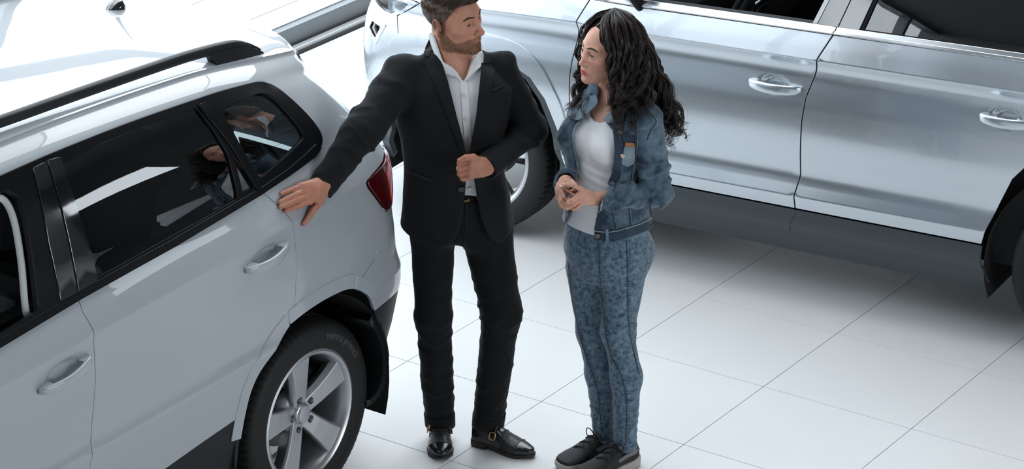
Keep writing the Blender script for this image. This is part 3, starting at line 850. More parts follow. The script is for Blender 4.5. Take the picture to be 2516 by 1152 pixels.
    for i in range(n-1):
        F += [(2*i, 2*i+1, 2*i+3, 2*i+2), (2*n+2*i, 2*n+2*i+2, 2*n+2*i+3, 2*n+2*i+1), (2*i, 2*i+2, 2*n+2*i+2, 2*n+2*i)]
    mf = mesh_vf('mud_flap', V, F, MAT['cladding'], root, sharp=40); sd = mf.modifiers.new('t', 'SOLIDIFY'); sd.thickness = .006
    # cabin
    box_obj('cabin_floor', (-.45, -.78, .30), (2.9, .78, .42), MAT['cabin'], root)
    for sgn in (1, -1):
        lo, hi = sorted((sgn*.66, sgn*.72)); box_obj('door_lining', (.42, lo, .35), (2.1, hi, 1.10), MAT['cabin'], root)
    def liner(U, F): 
        p = rf(U, F*.97); p[..., 2] -= .045; return p
    grid_surf('head_lining', liner, np.linspace(-.3, 1.9, 20), np.linspace(-1, 1, 15), MAT['cabin'], root)
    box_obj('boot_cover', (-.42, -.60, .98), (-.02, .60, 1.0), MAT['seat'], root)
    def seat(x, y0, y1, back, base_l, h, m1, m2, rest=True):
        s = empty('seat', (x, (y0 + y1)/2, .42), 0, root); w_ = (y1 - y0)/2
        bm = bmesh.new(); add_box(bm, (-.05, -w_, 0), (base_l, w_, .20), None, .04); bm_obj('seat_cushion', bm, m1, s, True, 40)
        X = Matrix.Translation((0, 0, .16)) @ Matrix.Rotation(R_(-back), 4, 'Y')
        bm = bmesh.new(); add_box(bm, (-.14, -w_, 0), (0, w_, h), X, .045); bm_obj('seat_back', bm, m1, s, True, 40)
        for sg in (-1, 1):
            bm = bmesh.new(); lo, hi = sorted((sg*w_*.55, sg*w_)); add_box(bm, (-.11, lo, .05), (.035, hi, h*.9), X, .03); bm_obj('side_bolster', bm, m2, s, True, 40)
        if rest:
            for yy in ((0,) if w_ < .4 else (-w_*.62, 0, w_*.62)):
                bm = bmesh.new(); add_box(bm, (-.12, yy - .13, h + .04), (-.02, yy + .13, h + .22), X, .04); bm_obj('head_rest', bm, m1, s, True, 40)
    seat(.30, -.66, .66, 20, .50, .60, MAT['seat'], MAT['seat_light'])
    seat(1.22, .12, .64, 16, .48, .60, MAT['seat'], MAT['seat_light'])
    seat(1.22, -.64, -.12, 16, .48, .60, MAT['seat'], MAT['seat_light'])
    # pale strip inside the open front window
    st = [(1.232,1.482),(1.178,1.481),(1.160,1.455),(1.170,1.40),(1.212,1.30),(1.262,1.188),(1.245,1.16),(1.25,1.10)]
    c = catmull([tuple(P(np.array(a), np.array(b))) for a, b in st[:7]], 6)
    nn = N(np.interp(np.linspace(0, 1, len(c)), np.linspace(0, 1, 7), [a for a, b in st[:7]]), np.interp(np.linspace(0, 1, len(c)), np.linspace(0, 1, 7), [b for a, b in st[:7]]))
    c = c - nn*.035
    v, f = tube_vf(c, .011, 10, flat=.45, up=(0, 1, 0)); mesh_vf('pillar_trim', v, f, MAT['cream_trim'], root)
    return root
white_car = build_white()
# ---------------------------------------------------------------- the silver car (u runs rearwards from the front axle; local x = -u)
SILVER_CORNER = [(.2,-.50),(.35,-.472),(.55,-.482),(.75,-.478),(.85,-.468),(.95,-.438),(1.003,-.425),(1.12,-.425),(1.6,-.42)]
def silver_side():
    segs = [[(.16,.80),(.25,.868),(.29,.890),(.338,.918)],
            [(.338,.918),(.36,.917),(.399,.903)],
            [(.399,.906),(.43,.914),(.455,.918)],
            [(.455,.918),(.48,.907),(.51,.895),(.535,.891),(.60,.896),(.72,.905),(.80,.903),(.88,.893),(.93,.884),(.965,.886),(1.003,.905)],
            [(1.003,.905),(1.06,.886),(1.12,.864)],
            [(1.12,.864),(1.25,.810),(1.38,.748),(1.49,.682)], [(1.49,.682),(1.52,.662),(1.56,.622)]]
    return CarSide(segs, rise=[(0,0),(.4,-.012),(.5,-.018),(1.03,-.022),(1.15,-.03),(2,-.03)],
        zbelt=[(-.8,.92),(-.4,1.01),(0.0,1.085),(.4,1.115),(.7,1.118),(1.5,1.142),(2.6,1.175)], vbelt=1.12, vtop=1.49,
        ztop=[(-.5,1.15),(.2,1.36),(.7,1.48),(1.5,1.55),(2.2,1.55),(3,1.50),(3.4,1.42)], corner=SILVER_CORNER,
        bumps=[bowl(1.325, .882, .072, .040, .022), bowl(2.25, .895, .072, .040, .022)])

def build_silver():
    S = silver_side(); P, N = S.P, S.N
    a5 = R_(5); rx = Vector((math.cos(a5), math.sin(a5), 0)); nl = Vector((math.sin(a5), -math.cos(a5), 0))
    org = Vector((-.4, -.55, 0)) - rx*.112 - nl*.90
    root = empty('suv_car', org, R_(185))
    tag(root, 'silver SUV with chrome window strip, parked behind the man and the woman', 'car')
    sp = MAT['silver_paint']
    def pn(name, poly, holes=(), m=sp, par=root, ins=.002, **k):
        return panel(name, P, N, inset(poly, ins), holes, mats=m, parent=par, flip=True, **k)
    vr = (.399, .455, .46, .45, .985, 1.003, 1.008, .998, 1.12)
    aout = [(.442,.395),(.425,.47),(.385,.571),(.345,.669),(.279,.750),(.18,.795),(.05,.815),(-.1,.808),(-.22,.763),(-.31,.685),(-.37,.58),(-.41,.46),(-.43,.34),(-.435,.25)]
    ain = [(.415,.30),(.410,.38),(.352,.521),(.300,.654),(.24,.732),(.15,.767),(.03,.785),(-.1,.777),(-.2,.730),(-.28,.655),(-.335,.55),(-.37,.44),(-.385,.34),(-.39,.25)]
    ain = [tuple(np.array(a_) + (np.array(b_) - np.array(a_))*.7) for a_, b_ in zip(aout, ain)]
    gapF = [(.522,1.098),(.478,1.01),(.481,.967),(.46,.852),(.452,.782),(.453,.683),(.456,.58),(.470,.50),(.492,.44),(.50,.401)]
    gapR = [(1.548,1.098),(1.51,1.028),(1.499,1.006),(1.492,.956),(1.460,.852),(1.451,.762),(1.449,.619),(1.451,.536),(1.439,.454),(1.443,.401)]
    gapR2 = [(2.55,1.10),(2.52,1.03),(2.50,.90),(2.49,.80)]
    # front wing
    d = gapF + [(.46,.401)] + aout[:10] + [(-.299,.790),(-.351,.831),(-.366,.906),(-.30,.958),(-.24,1.004),(0,1.055),(.28,1.092)]
    pn('front_wing', d, step=.026, vrows=vr, ins=.0025)
    # nose: bumper skin with lamp and air inlet openings
    inlet = [(-.506,.862),(-.438,.847),(-.475,.784),(-.527,.822)]
    lamp = [(-.482,.930),(-.44,.909),(-.40,.903),(-.372,.916),(-.33,.952),(-.292,.992),(-.40,1.03),(-.56,1.035),(-.62,.99)]
    d = [(-.351,.829),(-.299,.788),(-.31,.685),(-.37,.58),(-.41,.46),(-.43,.34),(-.435,.25),(-.6,.24),(-1.25,.24),(-1.25,1.06),(-.55,1.06),(-.40,1.043),(-.30,1.020),(-.246,1.005),(-.303,.960),(-.368,.908)]
    nose = pn('bumper', d, [inlet, inset(lamp, .006)], step=.03, vrows=vr)
    pn('air_inlet', inlet, m=MAT['gloss_black'], ins=-.006, step=.03, off=-.025)
    ring = inset(inlet, -.012)
    pn('inlet_trim', ring, [inset(inlet, .004)], m=MAT['chrome'], ins=0, step=.05, bstep=.01, off=.004)
    hl = pn('head_lamp', lamp, m=MAT['lamp_clear'], ins=.008, step=.03, off=.002, flange=.004)
    pn('lamp_bowl', lamp, m=MAT['chrome'], ins=.006, step=.04, off=-.035)
    v, f = lathe_vf([(0, -.01), (.03, .0), (.045, .012), (.05, .03)], 24); 
    for uu in (-.45, -.55):
        p = P(np.array(uu), np.array(.965)); q = np.array(v)*.75 + np.array((-p[0] - .0, p[1] - .055, p[2])); mesh_vf('projector', q, f, MAT['rim_dark'], root)
    # wheel arch moulding and liner
    pn('arch_moulding', aout + ain[::-1], m=MAT['cladding_grey'], ins=.0005, step=.05, bstep=.02, off=-.003, flange=.03)
    fl_o = catmull([(-.46,.40),(-.455,.60),(-.419,.754),(-.351,.831),(-.298,.867),(-.196,.893),(.058,.899),(.215,.876),(.318,.811),(.398,.691),(.430,.60),(.449,.50),(.458,.41)], 4)
    ring_f = [tuple(q) for q in fl_o] + [(a + .0, b) for a, b in aout[:-1]]
    pn('arch_lip', ring_f, ins=.001, step=.03, bstep=.016, off=.007, flange=.010, lip=.005)
    # doors
    d = gapF[::-1] + gapR
    d = [p for p in gapF[::-1]] + [(.9,1.097),(1.2,1.098)] + gapR
    hb = np.stack(np.meshgrid(np.arange(1.23, 1.42, .008), np.arange(.835, .93, .008)), -1).reshape(-1, 2)
    fd = pn('door', d, step=.03, vrows=vr, extra=hb, ins=.0034); fd['label'] = 'silver front side door with lowered window'
    hd = door_handle(fd, P, 1.225, 1.442, .880, .880, sp, flip=True, hw_=.021, sg=.004)
    d = gapR[::-1] + [(1.9,1.099),(2.3,1.10)] + gapR2 + [(2.46,.795),(2.361,.750),(2.295,.669),(2.255,.571),(2.215,.47),(2.198,.401)]
    rd = pn('door', d, step=.022, vrows=vr, ins=.0034, extra=hb + np.array((.925, .013))); rd['label'] = 'silver rear side door'
    door_handle(rd, P, 2.15, 2.367, .890, .893, sp, flip=True, hw_=.021, sg=.004)
    # lower door and sill cladding
    pn('door_cladding', [(.50,.397),(.48,.36),(.46,.30),(1.426,.30),(1.427,.336),(1.446,.384),(1.443,.397)], m=MAT['cladding_grey'], ins=.0015, step=.03, vrows=(.338, .334, .342))
    pn('door_cladding', [(1.443,.397),(1.446,.384),(1.427,.336),(1.426,.30),(2.20,.30),(2.20,.36),(2.199,.397)], m=MAT['cladding_grey'], ins=.0015, step=.03, vrows=(.338, .334, .342))
    pn('sill_cladding', [(.445,.298),(.43,.18),(2.22,.18),(2.20,.298)], m=MAT['cladding_grey'], ins=.001, step=.05, off=-.010)
    # rear quarter, outside the frame
    q = [(2.55,1.10)] + gapR2[1:] + [(2.50,.808),(2.64,.815),(2.80,.78),(2.95,.70),(3.05,.55),(3.08,.30),(3.5,.30),(3.5,1.10)]
    pn('quarter_panel', q, step=.05, vrows=vr)
    # window line
    win_f = [(.72,1.126),(.80,1.20),(1.05,1.36),(1.25,1.44),(1.40,1.465),(1.560,1.468),(1.520,1.30),(1.462,1.126)]
    win_r = [(1.664,1.128),(1.70,1.25),(1.762,1.466),(2.1,1.466),(2.4,1.44),(2.47,1.30),(2.50,1.128)]
    outer = [(.60,1.120),(.72,1.22),(1.0,1.39),(1.22,1.478),(1.40,1.49),(1.8,1.492),(2.15,1.49),(2.44,1.462),(2.53,1.32),(2.60,1.121),(1.6,1.120)]
    pn('window_trim', outer, [win_f, win_r], m=MAT['trim_black'], ins=0, step=.05, bstep=.02, off=.003, flange=.02)
    for a, b in ((.575, 1.548), (1.553, 2.60)):
        s0, s1 = (.0, -.0)
        w1 = [(a, 1.099), (b, 1.099), (b + .012, 1.123), (a + .010, 1.123)]
        pn('window_strip', w1, m=MAT['chrome'], ins=.0008, step=.03, bstep=.03, off=.011, flange=.012, lip=.004)
        w2 = [(a, 1.101), (b, 1.101), (b + .004, 1.108), (a + .003, 1.108)]
        pn('strip_bead', w2, m=MAT['chrome'], ins=0, step=.03, bstep=.03, off=.015, flange=.006, lip=.003)
    pn('window_seal', [(.64,1.124),(1.47,1.124),(1.474,1.134),(.66,1.134)], m=MAT['cladding_grey'], ins=0, step=.06, bstep=.04, off=.006)
    pn('pillar_edge', [(1.461,1.126),(1.478,1.126),(1.522,1.24),(1.582,1.46),(1.566,1.46),(1.505,1.24)], m=MAT['cream_trim'], ins=0, step=.05, off=.007)
    pn('pillar_cover', [(1.482,1.125),(1.562,1.125),(1.600,1.24),(1.668,1.47),(1.586,1.47),(1.526,1.24)], m=MAT['gloss_black'], ins=0, step=.05, off=.008)
    pn('pillar_cover', [(1.567,1.125),(1.648,1.125),(1.684,1.24),(1.748,1.47),(1.673,1.47),(1.605,1.24)], m=MAT['gloss_black'], ins=0, step=.05, off=.008)
    pn('side_window', win_r, m=MAT['clear_tint'], ins=-.008, step=.06, off=-.006, flange=.004)
    # roof, windscreen, bonnet, far side
    def roof(U, F):
        e = P(U, np.full_like(U, 1.555)); return np.stack([-e[..., 0], F*e[..., 1], e[..., 2] + .05*(1 - np.abs(F)**2.4)], -1)
    grid_surf('roof_panel', roof, np.linspace(1.05, 3.3, 30), np.linspace(-1, 1, 21), sp, root)
    ru = [(.60,1.120),(.72,1.22),(1.0,1.39),(1.22,1.478),(1.40,1.49),(1.8,1.492),(2.15,1.49),(2.6,1.47),(3.3,1.40),(3.3,1.55),(1.4,1.555),(1.05,1.50),(.70,1.27),(.52,1.122)]
    pn('roof_frame', ru, step=.04)
    def ws(A, F):
        return np.stack([-(1.08 - .78*A - .10*np.abs(F)**2.5*-1), F*(.60 + .16*A), 1.565 - .42*A - .03*np.abs(F)**2], -1)
    grid_surf('windscreen', ws, np.linspace(0, 1, 12), np.linspace(-1, 1, 21), MAT['clear_tint'], root)
    hv = np.array([(.52,1.105),(.28,1.094),(0,1.057),(-.24,1.007),(-.28,1.015),(-.36,1.043),(-.44,1.062),(-.60,1.065)])
    def bon(A, F):
        k = np.interp(A, np.linspace(0, 1, len(hv)), np.arange(len(hv)))
        u = np.interp(k, np.arange(len(hv)), hv[:, 0]); v = np.interp(k, np.arange(len(hv)), hv[:, 1])
        e = P(u, v); r = np.abs(F)
        return np.stack([-(e[..., 0] - .28*A*A*(1 - r**2.2)), F*(e[..., 1] - .003), e[..., 2] + .002 + (.075 - .035*A)*(1 - r**2.6)], -1)
    grid_surf('bonnet', bon, np.linspace(0, 1, 40), np.concatenate([[-1], np.linspace(-.985, .985, 41), [1]]), sp, root)
    far = [(.48,.30),(.50,1.10),(2.6,1.10),(3.5,1.10),(3.5,.3),(3.08,.30),(3.05,.55),(2.95,.70),(2.64,.815),(2.34,.70),(2.22,.30)]
    o = panel('body_side', P, N, far, step=.06, mats=sp, parent=root, flip=True, mirror=True); bpy.data.objects.remove(o[0])
    ff = gapF + [(.46,.401)] + aout + [(-.6,.24),(-1.25,.24),(-1.25,1.06),(-.55,1.06),(-.306,.962),(-.24,1.004),(0,1.055),(.28,1.092)]
    o = panel('front_wing', P, N, ff, step=.05, mats=sp, parent=root, flip=True, mirror=True); bpy.data.objects.remove(o[0])
    # wheels and liners
    for x in (0, -2.64):
        wheel(root, (x, .765, .345), .345, .250, .225, R_(20 if x == 0 else 50), name='wheel', fin=-1)
        wheel(root, (x, -.765, .345), .345, .250, .225, R_(20), rot=math.pi)
        pr = [(x + .44*math.cos(t), .34 + .44*math.sin(t)) for t in np.linspace(-.35, math.pi + .35, 28)]
        V = [(px, y, pz) for y in (.875, .50) for px, pz in pr]; n = len(pr)
        F = [(i, i+1, n+i+1, n+i) for i in range(n-1)] + [tuple(range(n, 2*n))]
        for sgn in (1, -1): mesh_vf('arch_liner', [(p[0], p[1]*sgn, p[2]) for p in V], F, MAT['cabin'], root)
    # door mirror
    mr = empty('door_mirror', (-.665, .86, 1.09), 0, root)
    v, f = tube_vf(catmull([(-.075, -.01, .0), (-.07, .03, .035), (-.06, .075, .085), (-.05, .12, .11)], 5), [.019]*5 + [.018]*5 + [.018]*6, 12, flat=1.4); mesh_vf('mirror_foot', v, f, MAT['trim_black'], mr)
    bm = bmesh.new(); add_box(bm, (-.05, .035, .065), (.075, .235, .215), None, .045); bm_obj('mirror_housing', bm, sp, mr, True, 60)
    bm = bmesh.new(); add_box(bm, (-.056, .055, .085), (-.048, .215, .198), None, .003); bm_obj('mirror_glass', bm, MAT['chrome'], mr)
    # cabin: floor, seats, steering wheel, belt
    box_obj('cabin_floor', (-3.2, -.78, .30), (.35, .78, .42), MAT['cabin'], root)
    box_obj('door_lining', (-2.5, .73, .35), (-.55, .80, 1.06), MAT['cabin'], root)
    box_obj('door_lining', (-2.5, -.80, .35), (-.55, -.73, 1.06), MAT['cabin'], root)
    bm = bmesh.new(); add_box(bm, (-.85, -.72, .70), (-.45, .72, 1.05), None, .06); bm_obj('dashboard', bm, MAT['cabin'], root, True, 40)
    def liner(U, F):
        p = roof(U, F*.97); p[..., 2] -= .05; return p
    grid_surf('head_lining', liner, np.linspace(1.1, 3.2, 20), np.linspace(-1, 1, 15), MAT['cabin'], root)
    def seat(x, y0, y1, back):
        s = empty('seat', (x, (y0 + y1)/2, .42), 0, root); w_ = (y1 - y0)/2
        bm = bmesh.new(); add_box(bm, (-.02, -w_, 0), (.48, w_, .2), None, .04); bm_obj('seat_cushion', bm, MAT['seat'], s, True, 40)
        X = Matrix.Translation((0, 0, .16)) @ Matrix.Rotation(R_(-back), 4, 'Y')
        bm = bmesh.new(); add_box(bm, (-.12, -w_, 0), (0, w_, .62), X, .05); bm_obj('seat_back', bm, MAT['seat'], s, True, 40)
        bm = bmesh.new(); add_box(bm, (-.11, -.13, .66), (-.02, .13, .85), X, .04); bm_obj('head_rest', bm, MAT['seat'], s, True, 40)
        return s, X
    s, X = seat(-1.28, .14, .66, 14)
    bm = bmesh.new(); add_box(bm, (-.06, .264, .44), (-.02, .268, .53), X); tg = bm_obj('label_tag', bm, MAT['cream_trim'], s); tg['label'] = 'pale sewn-in label'
    seat(-1.28, -.66, -.14, 14)
    b = empty('rear_bench', (-2.1, 0, .42), 0, root)
    X = Matrix.Translation((0, 0, .16)) @ Matrix.Rotation(R_(-20), 4, 'Y')
    bm = bmesh.new(); add_box(bm, (-.05, -.66, 0), (.48, .66, .2), None, .04); bm_obj('seat_cushion', bm, MAT['seat'], b, True, 40)
    bm = bmesh.new(); add_box(bm, (-.14, -.66, 0), (0, .66, .60), X, .05); bm_obj('seat_back', bm, MAT['seat'], b, True, 40)
    for yy in (-.4, .4):
        bm = bmesh.new(); add_box(bm, (-.12, yy - .13, .62), (-.02, yy + .13, .80), X, .04); bm_obj('head_rest', bm, MAT['seat_light'], b, True, 40)
    sw_ = empty('steering_wheel', (-.98, .40, .98), 0, root)
    ring = [(0.0 + .18*math.sin(t)*-.35, .18*math.cos(t), .18*math.sin(t)*.93) for t in np.linspace(0, 2*math.pi, 41)[:-1]]
    V, F = tube_vf(ring + ring[:1], .014, 10, cap=False); mesh_vf('wheel_rim', V, F, MAT['cabin'], sw_)
    v, f = lathe_vf([(0, -.02), (.055, -.015), (.06, .0), (.05, .02)], 24, axis='z'); mesh_vf('wheel_hub', np.array(v)[:, [2, 1, 0]], f, MAT['cabin'], sw_)
    v, f = merge_vf([tube_vf([(0, -.17, 0), (0, .17, 0)], .016, 8), tube_vf([(0, 0, 0), (.06, 0, -.16)], .016, 8)]); mesh_vf('wheel_spoke', v, f, MAT['chrome'], sw_)
    v, f = lathe_vf([(0, .004), (.011, .004), (.013, 0)], 20, axis='z'); mesh_vf('hub_badge', np.array(v)[:, [2, 1, 0]]*np.array((-1, 1, 1)) + np.array((-.022, 0, 0)), f, MAT['chrome'], sw_)
    c = catmull([(-1.50, .68, 1.38), (-1.44, .66, 1.15), (-1.36, .70, .85), (-1.33, .70, .6)], 8); v, f = tube_vf(c, .024, 6, flat=.08, up=(1, 0, 0)); mesh_vf('seat_belt', v, f, MAT['cladding_grey'], root)
    return root
silver_car = build_silver()
# ---------------------------------------------------------------- implicit modelling of bodies and clothes
def smin(a, b, k):
    h = np.clip(.5 + .5*(b - a)/k, 0, 1); return b + (a - b)*h - k*h*(1 - h)
def smax(a, b, k): return -smin(-a, -b, k)
def V3(*p): return np.array(p, float)

def cone(P, a, b, r1, r2=None):
    a = np.asarray(a, float); b = np.asarray(b, float); r2 = r1 if r2 is None else r2
    ab = b - a; t = np.clip(((P - a) @ ab)/(ab @ ab + 1e-12), 0, 1)
    return np.linalg.norm(P - a - t[:, None]*ab, axis=1) - (r1 + (r2 - r1)*t)
def ball(P, c, r): return np.linalg.norm(P - np.asarray(c, float), axis=1) - r
def ellip(P, c, r, R=None):
    q = P - np.asarray(c, float)
    if R is not None: q = q @ R
    r = np.asarray(r, float); k0 = np.linalg.norm(q/r, axis=1); k1 = np.linalg.norm(q/(r*r), axis=1)
    return k0*(k0 - 1)/(k1 + 1e-9)
def rbox(P, c, h, r, R=None):
    q = P - np.asarray(c, float)
    if R is not None: q = q @ R
    q = np.abs(q) - (np.asarray(h, float) - r)
    return np.linalg.norm(np.maximum(q, 0), axis=1) + np.minimum(q.max(1), 0) - r
def chain(P, pts, rad, k=.01):
    d = None
    for i in range(len(pts) - 1):
        e = cone(P, pts[i], pts[i+1], rad[i], rad[i+1]); d = e if d is None else smin(d, e, k)
    return d
def rotz(a):
    c, s = math.cos(a), math.sin(a); return np.array([[c, -s, 0], [s, c, 0], [0, 0, 1.]])
def rotx(a):
    c, s = math.cos(a), math.sin(a); return np.array([[1., 0, 0], [0, c, -s], [0, s, c]])
def roty(a):
    c, s = math.cos(a), math.sin(a); return np.array([[c, 0, s], [0, 1., 0], [-s, 0, c]])

def loft(P, secs, ang=0.0, p=2.3, cap=.02):
    """stack of super-ellipses: secs rows (z, cx, cy, rx, ry [, extra front]); ang turns the section axes"""
    S = np.array(secs, float); z = np.clip(P[:, 2], S[0, 0], S[-1, 0])
    tabs = [pchip_table(S[:, [0, i]], 8) for i in (1, 2, 3, 4)]
    cx, cy, rx, ry = (np.interp(z, t[0], t[1]) for t in tabs)
    x = P[:, 0] - cx; y = P[:, 1] - cy
    c, s = math.cos(ang), math.sin(ang); x, y = c*x + s*y, -s*x + c*y
    n = (np.abs(x/rx)**p + np.abs(y/ry)**p)**(1/p)
    g = np.sqrt((x/rx**2)**2 + (y/ry**2)**2)/np.maximum(np.sqrt((x/rx)**2 + (y/ry)**2), 1e-6)
    d = (n - 1)/np.maximum(g, 1e-3)
    d = np.maximum(d, -np.minimum(rx, ry))
    dz = np.maximum(S[0, 0] - P[:, 2], P[:, 2] - S[-1, 0])
    return smax(d, dz, cap)

def poly2(X, poly):
    """signed distance to a polygon in the plane (negative inside)"""
    poly = np.asarray(poly, float); d = edge_dist(poly, X)
    return np.where(inside(poly, X), -d, d)

_perm = np.random.default_rng(3).random(4096)
def vnoise(P, f, seed=0):
    q = P*f + seed*17.3; i = np.floor(q).astype(np.int64); t = q - i; t = t*t*(3 - 2*t)
    def h(a, b, c): return _perm[(a*73856093 ^ b*19349663 ^ c*83492791) & 4095]
    x, y, z = i[:, 0], i[:, 1], i[:, 2]; u, v, w = t[:, 0], t[:, 1], t[:, 2]
    r = 0
    for dx in (0, 1):
        for dy in (0, 1):
            for dz in (0, 1):
                r = r + h(x+dx, y+dy, z+dz)*(u if dx else 1-u)*(v if dy else 1-v)*(w if dz else 1-w)
    return r*2 - 1

def folds(P, a, b, t0, t1, amp, freq, tilt=0.0, seed=0):
    """ring-like cloth folds round a limb between t0 and t1 of the bone a-b"""
    a = np.asarray(a, float); b = np.asarray(b, float); ab = b - a; L = np.linalg.norm(ab); e = ab/L
    s = (P - a) @ e/L
    w = sstep(t0 - .12, t0 + .05, s)*(1 - sstep(t1 - .05, t1 + .12, s))
    r = np.linalg.norm((P - a) - (s*L)[:, None]*e, axis=1); w = w*(1 - sstep(.11, .16, r))
    ph = s*freq + .9*vnoise(P, 8, seed) + tilt*.25*(P @ np.array((7., 5., 0)))
    rid = np.abs(ph - np.round(ph))*2                          # 0 on a crease line, 1 between
    return amp*w*((1 - sstep(0, .55, rid))*1.3 - .5)*np.clip(.45 + 1.1*vnoise(P, 7, seed + 3), 0, 1.3)*-1

def crumple(P, f, amp, seed=0, st=(1, 1, 1)):
    """sharp-edged cloth creases"""
    q = P*np.array(st); a = 1 - np.abs(vnoise(q, f, seed))*2.2; b = 1 - np.abs(vnoise(q, f*2.1, seed + 5))*2.2
    return -amp*(np.maximum(a, 0)**2*.8 + np.maximum(b, 0)**2*.4)

def nets(f, lo, hi, h, blk=6, project=1):
    """naive surface nets on a block-sparse grid"""
    lo = np.array(lo, float); hi = np.array(hi, float)
    n = np.ceil((hi - lo)/h/blk).astype(int)*blk + 1
    nb = (n - 1)//blk
    bc = np.stack(np.meshgrid(*[np.arange(k) for k in nb], indexing='ij'), -1).reshape(-1, 3)
    cen = lo + (bc + .5)*blk*h
    dc = f(cen)
    act = np.abs(dc) < blk*h*.5*1.7320508*1.35 + .004
    D = np.empty(n, np.float32)
    big = np.where(dc.reshape(nb) < 0, -1.0, 1.0).astype(np.float32)
    D[:-1, :-1, :-1] = np.repeat(np.repeat(np.repeat(big, blk, 0), blk, 1), blk, 2)
    D[-1] = D[-2]; D[:, -1] = D[:, -2]; D[:, :, -1] = D[:, :, -2]
    mask = np.zeros(n, bool)
    for b in bc[act]:
        x, y, z = b*blk; mask[x:x+blk+1, y:y+blk+1, z:z+blk+1] = True
    idx = np.argwhere(mask)
    for i in range(0, len(idx), 400000):
        q = idx[i:i+400000]; D[q[:, 0], q[:, 1], q[:, 2]] = f(lo + q*h)
    neg = D < 0
    cs = [(slice(0, -1) if not c & 1 else slice(1, None), slice(0, -1) if not c & 2 else slice(1, None), slice(0, -1) if not c & 4 else slice(1, None)) for c in range(8)]
    cnt = np.zeros(np.array(n) - 1, np.int8)
    for c in cs: cnt += neg[c]
    cell = (cnt > 0) & (cnt < 8); ci = np.argwhere(cell)
    vid = np.full(cell.shape, -1, np.int64); vid[cell] = np.arange(len(ci))
    off = np.array([[c & 1, (c >> 1) & 1, (c >> 2) & 1] for c in range(8)])
    dv = np.stack([D[ci[:, 0]+o[0], ci[:, 1]+o[1], ci[:, 2]+o[2]] for o in off], 1)
    acc = np.zeros((len(ci), 3)); num = np.zeros(len(ci))
    for a, b in ((0,1),(2,3),(4,5),(6,7),(0,2),(1,3),(4,6),(5,7),(0,4),(1,5),(2,6),(3,7)):
        da, db = dv[:, a], dv[:, b]; m = (da < 0) != (db < 0)
        t = np.where(m, da/np.where(m, da - db, 1), 0)
        p = off[a] + t[:, None]*(off[b] - off[a]); acc += p*m[:, None]; num += m
    V = lo + (ci + acc/num[:, None])*h
    Q = []
    for ax in range(3):
        o1, o2 = [(1, 2), (2, 0), (0, 1)][ax]
        sl0 = [slice(None)]*3; sl1 = [slice(None)]*3; sl0[ax] = slice(0, -1); sl1[ax] = slice(1, None)
        ch = neg[tuple(sl0)] != neg[tuple(sl1)]
        e = np.argwhere(ch); e = e[(e[:, o1] > 0) & (e[:, o2] > 0) & (e[:, o1] < n[o1]-1) & (e[:, o2] < n[o2]-1)]
        u1 = np.zeros(3, int); u1[o1] = 1; u2 = np.zeros(3, int); u2[o2] = 1
        g = lambda q: vid[q[:, 0], q[:, 1], q[:, 2]]
        a, b, c, d = g(e - u1 - u2), g(e - u2), g(e), g(e - u1)
        fl = neg[e[:, 0], e[:, 1], e[:, 2]]
        q = np.stack([a, b, c, d], 1); q[~fl] = q[~fl][:, ::-1]; Q.append(q[(q >= 0).all(1)])
    Q = np.concatenate(Q)
    for _ in range(project):
        N = grad(f, V, h*.5); V = V - np.clip(f(V), -h, h)[:, None]*N
    return V, Q

def grad(f, V, e=.001):
    G = np.stack([f(V + d) - f(V - d) for d in np.eye(3)*e], 1)
    return G/(np.linalg.norm(G, axis=1, keepdims=True) + 1e-12)

def sdf_mesh(name, f, lo, hi, h, mats, parent=None, color=None, project=1):
    V, Q = nets(f, lo, hi, h, project=project)
    o = mesh_np(name, V, Q, mats, parent)
    if color is not None: set_color(o, color(V))
    return o

def set_color(o, C):
    me = o.data; at = me.color_attributes.new('Col', 'FLOAT_COLOR', 'POINT')
    C = np.concatenate([C, np.ones((len(C), 1))], 1).astype(np.float32); at.data.foreach_set('color', C.ravel())

def color_mat(name, rough=.5, **k):
    m = mat(name, (1, 1, 1), rough, **k); n, l, b = nt(m)
    at = n.new('ShaderNodeAttribute'); at.attribute_name = 'Col'; l.new(at.outputs['Color'], b.inputs['Base Color'])
    return m

def march(f, O, Dr, t0, t1, n=60):
    """first hit along rays; returns points and a hit mask"""
    t = np.full(len(O), t0, float); hit = np.zeros(len(O), bool)
    for _ in range(n):
        d = f(O + t[:, None]*Dr); hit |= d < .0006
        t = np.where(hit, t, t + np.maximum(d*.8, .0004))
    return O + t[:, None]*Dr, hit & (t < t1)

